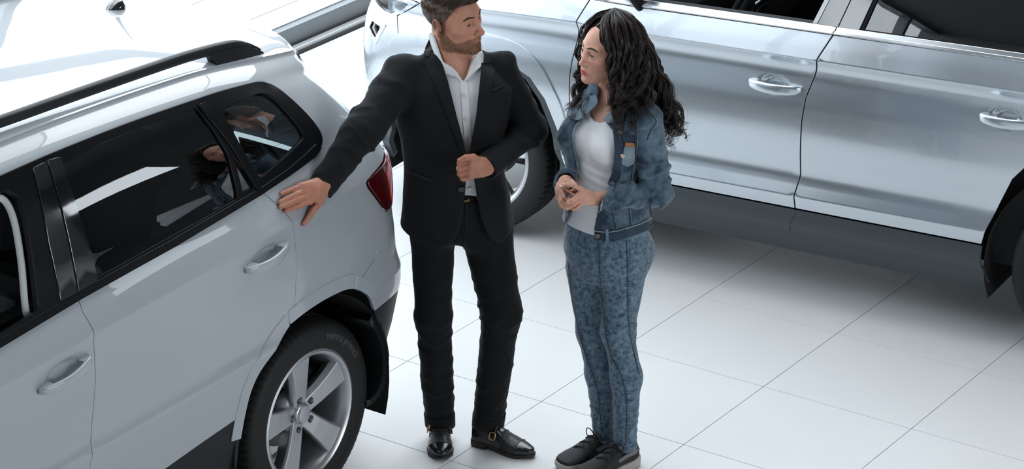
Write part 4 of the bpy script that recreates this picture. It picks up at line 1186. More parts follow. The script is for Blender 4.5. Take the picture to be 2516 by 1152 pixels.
def patch(name, f, poly, parent, m, axis=(0, 1, 0), off=.004, thick=.004, step=.008, t0=-.7, t1=.7, smooth=True, holes=(), back=False, fit=False):
    """cloth piece cut from an outline in the (x, z) plane and laid along axis on to the implicit surface f"""
    ax = np.array(axis, float); ax /= np.linalg.norm(ax)
    V, T, L = tri_panel(poly, holes, step, step)
    O = np.stack([V[:, 0], 0*V[:, 0], V[:, 1]], 1)
    Dr = np.repeat(ax[None], len(O), 0)
    p, hit = march(f, O, Dr, t0, t1)
    if not hit.all():                                    # hold missed points at the depth of the nearest hit
        good = np.where(hit)[0]; 
        if len(good) == 0: return None
        for i in np.where(~hit)[0]:
            j = good[np.argmin(((V[good] - V[i])**2).sum(1))]; p[i] = O[i] + ax*((p[j] - O[j]) @ ax)
    N = grad(f, p, .003); N[~hit] = -ax
    if fit:                                              # one even sheet instead of following every crease
        tt = (p - O) @ ax; x = V[:, 0] - V[:, 0].mean(); y = V[:, 1] - V[:, 1].mean(); A = np.stack([np.ones_like(x), x, y, x*x, x*y, y*y], 1); w_ = hit.astype(float)
        for _ in range(6):
            c = np.linalg.lstsq(A*w_[:, None], tt*w_, rcond=None)[0]; r = tt - A @ c; w_ = hit/(1 + (r/.004)**2)
        p = O + (A @ c)[:, None]*ax
        gx = c[1] + 2*c[3]*x + c[4]*y; gz = c[2] + c[4]*x + 2*c[5]*y; N = np.stack([gx, -np.ones_like(x), gz], 1); N /= np.linalg.norm(N, axis=1, keepdims=True)
    top = p + N*off; bot = p + N*(off - thick)
    F = [tuple(t) for t in T] + [tuple(t[::-1] + len(V)) for t in T]
    for loop in L:
        k = len(loop)
        for i in range(k):
            a, b = loop[i], loop[(i+1) % k]; F.append((a, a + len(V), b + len(V), b))
    o = mesh_vf(name, np.concatenate([top, bot]), F, m, parent, smooth, sharp=50)
    bm = bmesh.new(); bm.from_mesh(o.data); bmesh.ops.recalc_face_normals(bm, faces=bm.faces); bm.to_mesh(o.data); bm.free(); o.data.set_sharp_from_angle(angle=R_(50))
    return o

# ---------------------------------------------------------------- heads (local: x to the subject's left, y forward, z up, origin between the eyes' level and the ears)
def head_sdf(k):
    g = lambda n, d: k.get(n, d)
    jw, chinw, chinz, chiny = g('jaw', .054), g('chinw', .015), g('chinz', -.104), g('chiny', .074)
    def face(P):
        Q = P.copy(); Q[:, 0] = np.abs(Q[:, 0])          # symmetric
        d = ellip(Q, (0, -.018, .034), (g('skw', .0745), .095, .083))
        d = smin(d, ellip(Q, (0, .022, -.012), (g('fw', .0655), .068, .082)), .03)
        d = smin(d, cone(Q, (jw, -.002, -.052), (chinw + .010, chiny - .022, chinz + .010), .019, .016), .03)
        d = smin(d, ellip(Q, (0, .040, -.070), (.040, .042, .038)), .025)
        d = smin(d, ball(Q, (chinw*.4, chiny, chinz), g('chinr', .0165)), .022)
        d = smin(d, ellip(Q, (.047, .047, -.022), (.021, .022, .017)), .022)      # cheekbone
        d = smin(d, cone(Q, (.014, .077, .017), (.044, .062, .021), g('brow', .0085), .008), .016)
        d = smax(d, -ellip(Q, (.031, .090, -.001), (.0175, .020, .012)), .012)      # socket
        # nose
        ny = g('nose', .103)
        d = smin(d, cone(Q, (0, .076, .010), (0, ny - .004, -.034), .0085, .0105), .010)
        d = smin(d, ball(Q, (0, ny, -.037), g('tip', .0098)), .006)
        d = smin(d, ellip(Q, (.0115, ny - .014, -.0405), (.0075, .0105, .0070)), .005)
        d = smax(d, -ellip(Q, (.0065, ny - .008, -.0480), (.0032, .0055, .0030)), .003)
        # mouth
        mz, my = g('mz', -.0680), g('my', .0865)
        d = smin(d, ellip(Q, (0, my - .012, mz), (.028, .017, .020)), .012)
        lf = g('lip', 1.0)
        up = smin(cone(Q, (.003, my + .0035, mz + .0042*lf), (.013, my - .0005, mz + .0036*lf), .0040*lf, .0036*lf), cone(Q, (.013, my - .0005, mz + .0036*lf), (.0235, my - .0105, mz - .0005), .0036*lf, .0016), .004)
        lo_ = smin(cone(Q, (.0, my + .0022, mz - .0052*lf), (.011, my - .0008, mz - .0046*lf), .0050*lf, .0043*lf), cone(Q, (.011, my - .0008, mz - .0046*lf), (.0230, my - .0105, mz - .0010), .0043*lf, .0016), .004)
        d = smin(d, up, .0035); d = smin(d, lo_, .0035)
        cl = cone(Q, (0, my + .0085, mz + .0002), (.0245, my - .007, mz - .0002 + g('smile', 0.0)), .0016, .0012)
        d = smax(d, -cl, .0028)
        d = smax(d, -ellip(Q, (0, my + .0065, mz - .0175), (.016, .006, .0045)), .010)
        d = smax(d, -cone(Q, (0, ny - .012, -.050), (0, my + .007, mz + .011), .0022, .0026), .005)      # philtrum
        # lids: a thin shell round the eyeball with an almond slit
        e = Q - np.array((.0315, .0665, .0)); r = np.linalg.norm(e, axis=1)
        lid = np.abs(r - .0142) - .0022
        x = e[:, 0]/.0145; op = g('open', .0043)
        zt = op*(1 - np.clip(np.abs(x), 0, 1)**2.2) + .0006*e[:, 0]/.0145; zb = -.0040*(1 - np.clip(np.abs(x), 0, 1)**2.0) + .0006*e[:, 0]/.0145
        slit = np.maximum(np.maximum(e[:, 2] - zt, zb - e[:, 2]), np.abs(e[:, 0]) - .0135); slit = np.maximum(slit, -e[:, 1])
        d = smin(d, lid, .0045)
        d = smax(d, -np.where(slit < 0, slit, slit), .0012)
        # ear
        c = np.array((g('skw', .0745) + .002, -.012, -.010))
        E = (Q - c) @ rotz(-.42)
        ear = ellip(E, (.004, -.004, .002), (.0055, .0165, .027))
        rim = [(0.002, .010, -.004), (.006, .008, .014), (.009, -.001, .027), (.010, -.013, .027), (.010, -.020, .014), (.008, -.019, -.002), (.006, -.012, -.016), (.004, -.002, -.026), (.003, .003, -.024)]
        rr = [.003, .0036, .0038, .004, .0040, .004, .0042, .0055, .0045]
        ear = smin(ear, chain(E, [V3(*p) for p in rim], rr, .003), .004)
        ear = smax(ear, -ellip(E, (.0105, -.004, -.001), (.0060, .0095, .0125)), .005)
        d = smin(d, ear, .006)
        return d
    def neck(P, base, rb, rt=.052):
        return cone(P, (0, -.030, -.060), base, rt, rb)
    return face, neck

def eyeball(name, parent, X, iris=(.10, .16, .20)):
    """X: 4x4 local frame of the eye, looking along +y"""
    seg, rings = 24, 18; V, F, C = [], [], []
    for i in range(rings + 1):
        t = math.pi*i/rings
        for j in range(seg):
            a = 2*math.pi*j/seg; y = math.cos(t); s = math.sin(t); r = .0124 + (.0006*math.exp(-(t/.35)**2))
            V.append((r*s*math.cos(a), r*y, r*s*math.sin(a)))
            C.append((.004, .004, .004) if t < .20 else (iris if t < .47 else ((.02, .02, .02) if t < .53 else (.62, .60, .58))))
    for i in range(rings):
        for j in range(seg):
            k = (j+1) % seg; F.append((i*seg+j, (i+1)*seg+j, (i+1)*seg+k, i*seg+k))
    V = np.array(V); V = V @ X[:3, :3].T + X[:3, 3]
    o = mesh_vf(name, V, F, MAT['eye'], parent); set_color(o, np.array(C)); return o
MAT['eye'] = color_mat('eye', .08, coat=.5)

def strands(name, curves, rad, m, parent, seg=5, taper=True):
    """many tapered tubes joined in one mesh"""
    VV, FF, o = [], [], 0
    for c, r in zip(curves, rad):
        n = len(c); s = np.linspace(0, 1, n)
        rr = r*np.minimum(1, .35 + 3*s)*(1 - s**3*.85) if taper else np.full(n, r)
        T = np.gradient(c, axis=0); T /= np.linalg.norm(T, axis=1, keepdims=True) + 1e-12
        ref = np.array((.31, .52, .79)); A = np.cross(T, ref); A /= np.linalg.norm(A, axis=1, keepdims=True) + 1e-9; B = np.cross(T, A)
        th = np.linspace(0, 2*np.pi, seg, endpoint=False)
        V = c[:, None] + rr[:, None, None]*(np.cos(th)[None, :, None]*A[:, None] + np.sin(th)[None, :, None]*B[:, None])
        VV.append(V.reshape(-1, 3))
        i, j = np.meshgrid(np.arange(n-1), np.arange(seg), indexing='ij'); k = (j+1) % seg
        FF.append(np.stack([i*seg+j, i*seg+k, (i+1)*seg+k, (i+1)*seg+j], -1).reshape(-1, 4) + o); o += n*seg
    return mesh_np(name, np.concatenate(VV), np.concatenate(FF), m, parent)

class Figure:
    """person frame: x to the right seen from the gallery, y away from it, z up"""
    def __init__(self, ox, oy):
        self.o = Vector((ox, oy, 0)); self.rz = -YAW
        self.ra = Vector((math.cos(YAW), -math.sin(YAW), 0)); self.hb = Vector((math.sin(YAW), math.cos(YAW), 0))
    def ray(self, px, py): return r2*((px - 1147)/7000) - u2*((py - 576)/7000) + fwd
    def pt(self, px, py, b=0.0):
        d = self.ray(px, py); q = self.o + self.hb*b
        t = ((q - CAM_POS) @ self.hb)/(d @ self.hb); p = CAM_POS + d*t - self.o
        return np.array((p @ self.ra, b, p.z))
    def az(self, px, py): p = self.pt(px, py); return (p[0], p[2])
    def axis(self, px, py):
        d = self.ray(px, py).normalized(); return np.array((d @ self.ra, d @ self.hb, d.z))
    def loc(self, P):
        """world points to the figure's frame"""
        P = np.atleast_2d(P) - np.array(self.o); return np.stack([P @ np.array(self.ra), P @ np.array(self.hb), P[:, 2]], 1)
    def poly(self, pts): return [self.az(*p) for p in pts]

def frame(fw, up=(0, 0, 1), roll=0.0):
    """rotation whose columns are (subject's right, forward, up)"""
    f = np.array(fw, float); f /= np.linalg.norm(f); u = np.array(up, float); r = np.cross(f, u); r /= np.linalg.norm(r); u = np.cross(r, f)
    c, s = math.cos(roll), math.sin(roll)
    return np.stack([c*r + s*u, f, -s*r + c*u], 1)

def finger(P, pts, r0, r1, k=.004):
    n = len(pts); return chain(P, pts, list(np.linspace(r0, r1, n)), k)

def shoe_parts(F, parent, heel, toe, w_, upper_h, mats, name, heel_h=.022, sole_t=.010, square=.0, ankle=.085):
    """leather shoe from heel to toe point on the floor; returns (to-world rotation, origin, length)"""
    heel = np.array(heel, float); toe = np.array(toe, float); L = np.linalg.norm((toe - heel)[:2]); d = (toe - heel)/L
    R = np.stack([np.array((d[1], -d[0], 0)), d, np.array((0, 0, 1.))], 1)       # columns: right, forward, up
    return R, heel, L
def skin_mat(name):
    m = color_mat(name, .46, spec=.4, sss=.12)
    add_bump(m, 900, .12, .0006, 2)
    return m
MAT['skin'] = skin_mat('skin')
MAT['suit'] = mat('suit_wool', (.0050, .0062, .0082), .8, sheen=.05, spec=.25); add_bump(MAT['suit'], 700, .25, .0008, 2)
MAT['suit_edge'] = mat('suit_stitch', (.006, .007, .008), .8)
MAT['trouser'] = mat('trouser_wool', (.0045, .0052, .0066), .85, sheen=.04, spec=.25); add_bump(MAT['trouser'], 700, .25, .0008, 2)
MAT['shirt'] = mat('white_cotton', (.80, .83, .86), .8); add_bump(MAT['shirt'], 500, .15, .0006, 2)
MAT['tshirt'] = mat('white_jersey', (.84, .86, .88), .85)
MAT['button'] = mat('pale_button', (.66, .64, .60), .35)
MAT['shoe_leather'] = mat('black_leather', (.010, .010, .011), .22, coat=.3)
MAT['shoe_weave'] = mat('black_woven_leather', (.010, .010, .011), .3, coat=.25); add_bump(MAT['shoe_weave'], 420, .7, .002, 1, 'voronoi')
MAT['sole'] = mat('dark_sole', (.012, .010, .009), .6)
MAT['brass'] = mat('brass', (.55, .36, .18), .3, 1.0)
MAT['gold'] = mat('gold', (.85, .58, .30), .2, 1.0)
MAT['metal_button'] = mat('copper_button', (.46, .36, .30), .35, 1.0)
def denim(name, c1, c2, scale, bump):
    m = mat(name, c1, .85, sheen=.2); add_noise_color(m, c1, c2, scale, 6, .36, .66, rough=.7); add_bump(m, 420, .35, .0012, 3); return m
MAT['denim'] = denim('denim_jacket', (.008, .028, .054), (.145, .220, .290), 13, .3)
MAT['denim_light'] = denim('denim_faded', (.10, .16, .22), (.25, .32, .38), 12, .3)
MAT['denim_dark'] = denim('denim_seam', (.010, .024, .045), (.03, .06, .10), 40, .3)
MAT['stitch'] = mat('pale_stitch', (.30, .34, .36), .8)
MAT['jeans'] = denim('acid_wash_jeans', (.016, .050, .095), (.185, .275, .345), 62, .3)
MAT['hair_brown'] = mat('brown_hair', (.055, .032, .020), .45, spec=.4)
MAT['hair_black'] = mat('dark_hair', (.010, .0065, .0055), .38, spec=.55)
MAT['hair_tip'] = mat('dark_brown_hair', (.022, .011, .008), .4, spec=.5)
MAT['brow_hair'] = mat('brow_hair', (.055, .033, .022), .6)
MAT['copper'] = mat('copper_phone', (.52, .22, .17), .3, .6)
MAT['screen'] = mat('black_screen', (.01, .01, .012), .1)
MAT['leather_tab'] = mat('tan_leather', (.33, .14, .06), .6)
MAT['sneaker'] = mat('black_knit', (.014, .014, .016), .7); add_bump(MAT['sneaker'], 500, .4, .001, 2)
MAT['sneaker_grey'] = mat('grey_overlay', (.16, .165, .17), .5)
MAT['sneaker_sole'] = mat('pale_sole', (.42, .40, .38), .6)
MAT['lace'] = mat('black_lace', (.012, .012, .013), .8)
MAT['wristband'] = mat('black_wristband', (.010, .010, .010), .5)
MAT['hair_mass'] = mat('hair_mass', (.006, .004, .0035), .85, spec=.15)
# ---------------------------------------------------------------- the man in the dark suit
def tone_skin(base, warm, P, spots):
    C = np.repeat(np.array(base, float)[None], len(P), 0)
    n = vnoise(P, 55, 2)[:, None]*.06 + vnoise(P, 160, 5)[:, None]*.05
    C = C*(1 + n)
    for c, r, col, a in spots:
        w = np.exp(-((P - np.array(c))**2).sum(1)/(r*r))[:, None]*a; C = C*(1 - w) + np.array(col)*w
    return np.clip(C, 0, 1)

def build_man():
    G = Figure(.53, -2.17)
    ax = G.axis(1150, 400)
    SKIN = (.56, .275, .185)
    # ---- head
    hc = G.pt(1117, 41, -.085); hsc = .97
    HR = frame((.84, -.54, -.02), roll=R_(-8))
    face, neckf = head_sdf(dict(jaw=.053, chinw=.016, brow=.0095, nose=.106, tip=.0102, lip=.85, open=.0036))
    toH = lambda P: ((P - hc) @ HR)/hsc
    def head(P): return face(toH(P))*hsc
    nb = np.array((.008, -.055, 1.395))
    def neck(P):
        d = cone(P, hc + HR @ np.array((0, -.030, -.055))*hsc, nb, .054, .062)
        d = smin(d, cone(P, hc + HR @ np.array((.045, -.02, -.055))*hsc, (.022, -.118, 1.385), .016, .014), .03)
        d = smin(d, cone(P, hc + HR @ np.array((-.045, -.02, -.055))*hsc, (.045, -.116, 1.385), .016, .014), .03)
        d = smin(d, ball(P, hc + HR @ np.array((0, .008, -.135))*hsc, .012), .02)
        return d
    def torso(P, g=0.0):
        return loft(P, [(.74, .028, -.030, .178+g, .118+g), (.86, .025, -.025, .180+g, .122+g), (.95, .020, -.025, .172+g, .120+g), (1.06, .014, -.035, .162+g, .112+g), (1.16, .010, -.05, .172+g, .116+g),
                        (1.27, .006, -.068, .188+g, .118+g), (1.36, .004, -.072, .186+g, .104+g), (1.42, .006, -.066, .140+g*.8, .078+g), (1.455, .006, -.058, .082+g*.5, .062+g*.6)], ang=-.10, p=2.4)
    shR, shL = V3(-.160, -.088, 1.400), V3(.158, -.052, 1.405)
    Sw = white_side(); wl = lambda q: G.loc(np.array([[-.462 + q[1], -2.815 - q[0], q[2]]]))[0]
    _wb = wl(Sw.P(np.array(-.012), np.array(1.108)) + Sw.N(np.array(-.012), np.array(1.108))*.036)[1]
    elR, wrR = G.pt(893, 322, -.25), G.pt(786, 462, _wb + .012)
    elL, wrL = G.pt(1306, 320, -.040), G.pt(1196, 410, -.225)
    hipR, hipL = G.pt(1063, 590, -.015) + (0, 0, .06), G.pt(1196, 590, -.03) + (0, 0, .06)
    knR, knL = G.pt(1064, 775, -.055), G.pt(1232, 765, -.075)
    anR, anL = G.pt(1081, 1035, .03), G.pt(1200, 1035, -.005)
    # ---- hands
    def on_car(u, v, h): 
        p = Sw.P(np.array(u), np.array(v)) + Sw.N(np.array(u), np.array(v))*h; return wl(p)
    rh = {}
    rh['pinky'] = [on_car(.086, 1.137, .020), on_car(.118, 1.140, .019), on_car(.145, 1.142, .013), on_car(.166, 1.143, .0075)]
    rh['ring'] = [on_car(.080, 1.122, .022), on_car(.124, 1.124, .023), on_car(.160, 1.125, .015), on_car(.186, 1.125, .0080)]
    rh['middle'] = [on_car(.074, 1.105, .022), on_car(.122, 1.109, .024), on_car(.162, 1.111, .016), on_car(.190, 1.112, .0085)]
    rh['index'] = [on_car(.066, 1.088, .021), on_car(.110, 1.091, .023), on_car(.146, 1.094, .015), on_car(.171, 1.096, .0085)]
    rh['thumb'] = [on_car(.018, 1.072, .020), on_car(.052, 1.058, .018), on_car(.076, 1.045, .012), on_car(.092, 1.033, .0080)]
    wr = on_car(-.012, 1.108, .036)
    def hand_R(P):
        d = cone(P, wr, on_car(.035, 1.107, .026), .0255, .026)
        for n in ('pinky', 'ring', 'middle', 'index'):
            d = smin(d, cone(P, on_car(.006, {'pinky': 1.124, 'ring': 1.116, 'middle': 1.104, 'index': 1.092}[n], .027), rh[n][0], .0150, .0115), .014)
        d = smin(d, cone(P, on_car(.004, 1.090, .024), rh['thumb'][0], .018, .0145), .014)
        for n, r0, r1 in (('pinky', .0088, .0064), ('ring', .0100, .0073), ('middle', .0103, .0076), ('index', .0101, .0074), ('thumb', .0125, .0078)):
            f = finger(P, rh[n], r0, r1); d = smin(d, f, .0055)
        for n in ('pinky', 'ring', 'middle', 'index'): d = smin(d, ball(P, rh[n][0], .0108), .006)
        d = smin(d, cone(P, wr, wrR, .0270, .029), .012)
        return d
    lw = G.pt(1196, 411, -.240)
    lf = {}
    mc = [(1160, 393, -.292), (1157, 406, -.296), (1155, 419, -.294), (1155, 431, -.288)]
    pi_ = [(1130, 401, -.292), (1128, 414, -.296), (1130, 427, -.294), (1136, 438, -.288)]
    di = [(1131, 404, -.264), (1130, 417, -.266), (1132, 430, -.264), (1138, 440, -.262)]
    ti = [(1144, 405, -.250), (1144, 418, -.250), (1146, 430, -.250), (1149, 440, -.250)]
    for i, n in enumerate(('index', 'middle', 'ring', 'pinky')): lf[n] = [G.pt(*mc[i]), G.pt(*pi_[i]), G.pt(*di[i]), G.pt(*ti[i])]
    lf['thumb'] = [G.pt(1180, 396, -.270), G.pt(1163, 386, -.292), G.pt(1144, 387, -.305), G.pt(1129, 394, -.308)]
    def hand_L(P):
        d = cone(P, lw, G.pt(1175, 411, -.270), .0245, .026)
        for i, n in enumerate(('index', 'middle', 'ring', 'pinky')):
            d = smin(d, cone(P, G.pt(1186, 402 + 7*i, -.262), lf[n][0], .0155, .0125), .014)
        d = smin(d, cone(P, G.pt(1186, 398, -.26), lf['thumb'][0], .017, .0145), .012)
        for n, r0, r1 in (('pinky', .0092, .0072), ('ring', .0104, .0080), ('middle', .0108, .0082), ('index', .0106, .0080), ('thumb', .0125, .0085)):
            d = smin(d, finger(P, lf[n], r0, r1), .0040)
        for n in ('index', 'middle', 'ring', 'pinky'): d = smin(d, ball(P, lf[n][0], .0118), .006)
        d = smin(d, cone(P, lw, wrL, .0250, .028), .012)
        return d
    # ---- the body: head and neck fine, trunk and limbs under the clothes coarser, one mesh
    def upper(P): return smin(smin(head(P), neck(P), .022), torso(P, -.022), .03)
    def limbs(P):
        d = smax(torso(P, -.030), .84 - P[:, 2], .02)
        for a, b, c, r in ((shR, elR, wrR, (.052, .042, .030)), (shL, elL, wrL, (.052, .042, .030)), (hipR, knR, anR, (.060, .046, .036)), (hipL, knL, anL, (.066, .048, .036))):
            d = smin(d, chain(P, [a, b, c], r, .02), .03)
        return d
    def split(P): return upper(P)
    Vh, Qh = nets(upper, (-.15, -.26, 1.33), (.19, .09, 1.76), .0024)
    # cut the trunk underside off: keep faces above z = 1.335
    Vl, Ql = nets(limbs, (-.50, -.55, .02), (.42, .16, 1.42), .012)
    Vr, Qr = nets(hand_R, wrR.min(0) - .16 if False else np.min(np.array([*rh['middle'], *rh['thumb'], wr, wrR]), 0) - .04, np.max(np.array([*rh['middle'], *rh['pinky'], *rh['thumb'], wr, wrR]), 0) + .04, .0020)
    Vf, Qf = nets(hand_L, np.min(np.array([*lf['index'], *lf['pinky'], *lf['thumb'], lw, wrL]), 0) - .035, np.max(np.array([*lf['index'], *lf['pinky'], lw, wrL]), 0) + .035, .0020)
    VV = [Vh, Vl, Vr, Vf]; off = np.cumsum([0] + [len(v) for v in VV])
    V = np.concatenate(VV); Q = np.concatenate([Qh, Ql + off[1], Qr + off[2], Qf + off[3]])
    H = toH(V)
    C = tone_skin(SKIN, None, V, [])
    nearh = (np.abs(H) < .16).all(1)
    def hp(c, r, col, a, sym=True):
        nonlocal C
        Hs = H.copy()
        if sym: Hs[:, 0] = np.abs(Hs[:, 0])
        w = (np.exp(-(((Hs - np.array(c))/np.array(r))**2).sum(1))*a*nearh)[:, None]; C = C*(1 - w) + np.array(col)*w
    hp((.045, .062, -.028), (.02, .03, .02), (.56, .23, .16), .6)
    hp((0, .10, -.036), (.014, .02, .012), (.56, .22, .155), .6)
    hp((.078, -.01, -.008), (.012, .03, .035), (.58, .20, .14), .7)
    hp((0, .092, -.069), (.020, .02, .0065), (.42, .15, .115), .85)
    hp((.031, .08, .006), (.016, .02, .006), (.40, .19, .13), .5)
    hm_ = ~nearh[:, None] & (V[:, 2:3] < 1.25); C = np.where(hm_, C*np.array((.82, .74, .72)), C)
    # beard mask in head space
    ux = np.abs(H[:, 0]); lipz = -.068
    line = np.interp(H[:, 1], [-.01, .01, .03, .045, .060, .075, .09], [-.010, -.030, -.058, -.066, -.058, -.054, -.053])
    bm_ = sstep(.004, -.008, H[:, 2] - line)*sstep(-.128, -.112, H[:, 2] - .35*np.clip(.06 - H[:, 1], 0, .1))*sstep(-.025, -.008, H[:, 1])
    lipm = np.exp(-((ux/.022)**4 + ((H[:, 2] - lipz)/.0075)**4)); bm_ = bm_*(1 - lipm)*nearh
    bm_ = bm_*sstep(-.075, -.045, H[:, 1] + .6*(H[:, 2] + .1))
    nz = np.clip(.80 + .35*vnoise(H, 220, 4) + .15*vnoise(H, 90, 8), 0, 1)
    w = (bm_*nz*.80)[:, None]; C = C*(1 - w) + np.array((.17, .080, .045))*w
    # shaved sides below the hair
    sd = sstep(.012, .03, H[:, 2] - np.interp(H[:, 1], [-.12, -.05, -.02, .004, .02, .05, .065, .09], [-.085, -.07, -.03, -.045, .01, .055, .075, .08]))*nearh
    w = (sd*.6)[:, None]; C = C*(1 - w) + np.array((.10, .062, .045))*w
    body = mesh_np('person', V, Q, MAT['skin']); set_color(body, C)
    body.location = G.o; body.rotation_euler = (0, 0, G.rz)
    tag(body, 'bearded man in black suit and open white shirt, one hand on the white car', 'person')
    # beard and brow stubble as short hairs
    rng = np.random.default_rng(11)
    NV = grad(upper, Vh, .002)
    mk = np.where(bm_[:len(Vh)] > .35)[0]; mk = rng.choice(mk, min(3600, len(mk)), replace=False)
    dn = np.array((0, 0, -1.))
    cs = []
    fwH = HR[:, 1]
    for i in mk:
        n = NV[i]; t = dn - n*(dn @ n) + rng.normal(0, .25, 3); t /= np.linalg.norm(t); L = rng.uniform(.0025, .0055)*(1 + .4*(H[i, 2] < -.085))
        s = np.linspace(0, 1, 4)[:, None]; cs.append(Vh[i] - n*.0008 + n*(s*L*.55) + t*(s**1.3*L*.8))
    strands('beard', cs, [.00042]*len(cs), MAT['brow_hair'] if False else MAT['beard'], body, 3)
    cs = []
    for sg in (-1, 1):
        for i in range(170):
            s0 = rng.uniform(0, 1); x = .012 + .036*s0; zz = .0205 + .0055*math.sin(s0*2.3) - .006*max(0, s0 - .6) + rng.normal(0, .0012)
            cs.append((sg*x, zz, s0))
    base = []
    for x, zz, s0 in cs: base.append(np.array((x, .13, zz)))
    base = np.array(base); Wp = hc + (base*hsc) @ HR.T
    p, hit = march(head, Wp, np.repeat((-HR[:, 1])[None], len(Wp), 0), 0, .12)
    n = grad(head, p, .002); cc = []
    for i, (x, zz, s0) in enumerate(cs):
        if not hit[i]: continue
        dirw = HR @ np.array((math.copysign(1, x)*.9, -.25 - .3*s0, .35 - .7*s0)); dirw /= np.linalg.norm(dirw); L = .009
        s = np.linspace(0, 1, 4)[:, None]; cc.append(p[i] - n[i]*.0006 + n[i]*(s*(1 - s)*.006 + .0008*s) + dirw*s*L)
    strands('eyebrow', cc, [.00052]*len(cc), MAT['brow_hair'], body, 3)
    for sg in (-1, 1):
        X = np.eye(4); gaze = HR @ frame((.12, 1, -.02)); X[:3, :3] = gaze; X[:3, 3] = hc + HR @ (np.array((sg*.0315, .0665, 0))*hsc)
        eyeball('eye', body, X, (.07, .10, .11))
    # ---- hair
    hl = lambda Q: np.interp(Q[:, 1], [-.13, -.06, -.03, -.012, .004, .012, .030, .045, .060, .10], [-.075, -.060, -.020, -.018, -.022, .012, .046, .064, .074, .078])
    def hair(P):
        Q = toH(P); w_ = .0030*vnoise(Q*np.array((1, .35, 1)), 85, 1) + .0012*vnoise(Q*np.array((1, .5, 1)), 260, 2)
        d = ellip(Q, (0, -.018, .036), (.0785, .0995, .0875))
        d = smin(d, ellip(Q, (-.006, .022, .098), (.058, .066, .026)), .03)
        d = smin(d, ellip(Q, (-.004, .058, .088), (.050, .030, .018)), .02)
        d = d - .003*sstep(.03, .08, Q[:, 2]) + w_*sstep(.02, .06, Q[:, 2])
        return smax(d, hl(Q) - Q[:, 2], .006)*hsc
    def hcol(V):
        Q = toH(V); t = sstep(.045, .080, Q[:, 2])[:, None]
        return (np.array((.155, .105, .080))*(1 - t) + np.array((.050, .030, .021))*t)*(1 + .22*vnoise(Q*np.array((1, 1, .4)), 420, 6)[:, None])
    ho = sdf_mesh('hair', hair, hc - .14, hc + .17, .0025, MAT['hair_col'], body, hcol)
    hv = np.empty(len(ho.data.vertices)*3, np.float32); ho.data.vertices.foreach_get('co', hv); hv = hv.reshape(-1, 3).astype(float)
    pk = rng.choice(len(hv), 5200); p = hv[pk] + rng.normal(0, .0012, (5200, 3)); n = grad(hair, p, .003); q = toH(p)
    topw = sstep(.045, .075, q[:, 2])[:, None]
    flow = (np.array((-.85, .35, -.10))*topw + np.array((.0, -.35, -1.0))*(1 - topw)) @ HR.T + rng.normal(0, .12, (5200, 3))
    flow -= n*(flow*n).sum(1, keepdims=True); flow /= np.linalg.norm(flow, axis=1, keepdims=True)
    Ls = (.010 + .026*topw[:, 0])*rng.uniform(.7, 1.2, 5200)
    s_ = np.linspace(0, 1, 6)
    cv = p[:, None] + flow[:, None]*(s_[None, :, None]*Ls[:, None, None]) + n[:, None]*((.0018*np.sin(s_*2.6) - .22*s_**2*Ls[:, None]*topw)[:, :, None] if False else (np.sin(s_*2.4)[None, :]*(.0008 + .0022*topw) - s_[None, :]**2*Ls[:, None]*.16)[:, :, None])
    endd = hair(cv[:, -1]); okf = ~((q[:, 1] > .030) & (endd > .0045)); topw[~okf] = np.nan
    top_i = np.where(topw[:, 0] > .5)[0]; sid = np.where(topw[:, 0] <= .5)[0]
    strands('hair_strand', [cv[i] for i in top_i], [.0008]*len(top_i), MAT['hair_brown'], ho, 3)
    strands('hair_strand', [cv[i] for i in sid], [.00045]*len(sid), MAT['hair_side'], ho, 3)
    # ---- shirt
    def torso_shirt(P): return smin(torso(P, -.012), cone(P, nb + (0, 0, .01), nb + (0, -.012, .055), .066, .068), .02)
    vskin = G.poly([(1068, 60), (1074, 98), (1085, 131), (1095, 157), (1112, 168), (1127, 183), (1140, 204), (1147, 190), (1153, 167), (1161, 140), (1186, 122), (1190, 60)])
    pr = lambda P: poly2(np.stack([P[:, 0] - ax[0]/ax[1]*P[:, 1], P[:, 2] - ax[2]/ax[1]*P[:, 1]], 1), vs)
    def flat(P): return np.stack([P[:, 0] - ax[0]/ax[1]*P[:, 1], P[:, 2] - ax[2]/ax[1]*P[:, 1]], 1)
    frontm = lambda P: P[:, 1] + .045
    def shirt(P):
        d = torso_shirt(P) + .0022*vnoise(P*np.array((1, 1, .4)), 22, 4)
        cut = np.maximum(poly2(flat(P), vskin), frontm(P))
        d = smax(d, -cut, .004)
        return smax(d, P[:, 2] - 1.462, .004)
    sdf_mesh('shirt', shirt, (-.21, -.21, .85), (.21, .08, 1.50), .0055, MAT['shirt'], body)
    body_s = lambda P: np.minimum(torso_shirt(P), neck(P))
    for pl in ([(1066, 82), (1074, 96), (1085, 131), (1095, 157), (1112, 168), (1127, 183), (1137, 199), (1130, 197), (1120, 187), (1108, 186), (1094, 183), (1083, 156), (1070, 118), (1062, 90)],
               [(1187, 122), (1161, 140), (1153, 167), (1147, 190), (1141, 206), (1152, 196), (1167, 181), (1183, 168), (1190, 152), (1189, 138)]):
        patch('collar', body_s, smooth_poly(G.poly(pl), (0, 7) if len(pl) > 11 else (0, 4), 3), body, MAT['shirt'], ax, off=.012, thick=.006, step=.006, fit=True)
    patch('placket', shirt, G.poly([(1131, 200), (1148, 205), (1156, 300), (1160, 385), (1145, 385), (1138, 300)]), body, MAT['shirt'], ax, off=.003, thick=.003, step=.008)
    for q in ((1139, 237), (1146, 294), (1152, 352), (1154, 462)):
        c = G.az(*q); pg = [(c[0] + .0062*math.cos(t), c[1] + .0062*math.sin(t)) for t in np.linspace(0, 2*np.pi, 15)[:-1]]
        patch('button', shirt, pg, body, MAT['button'], ax, off=.0065, thick=.004, step=.004)
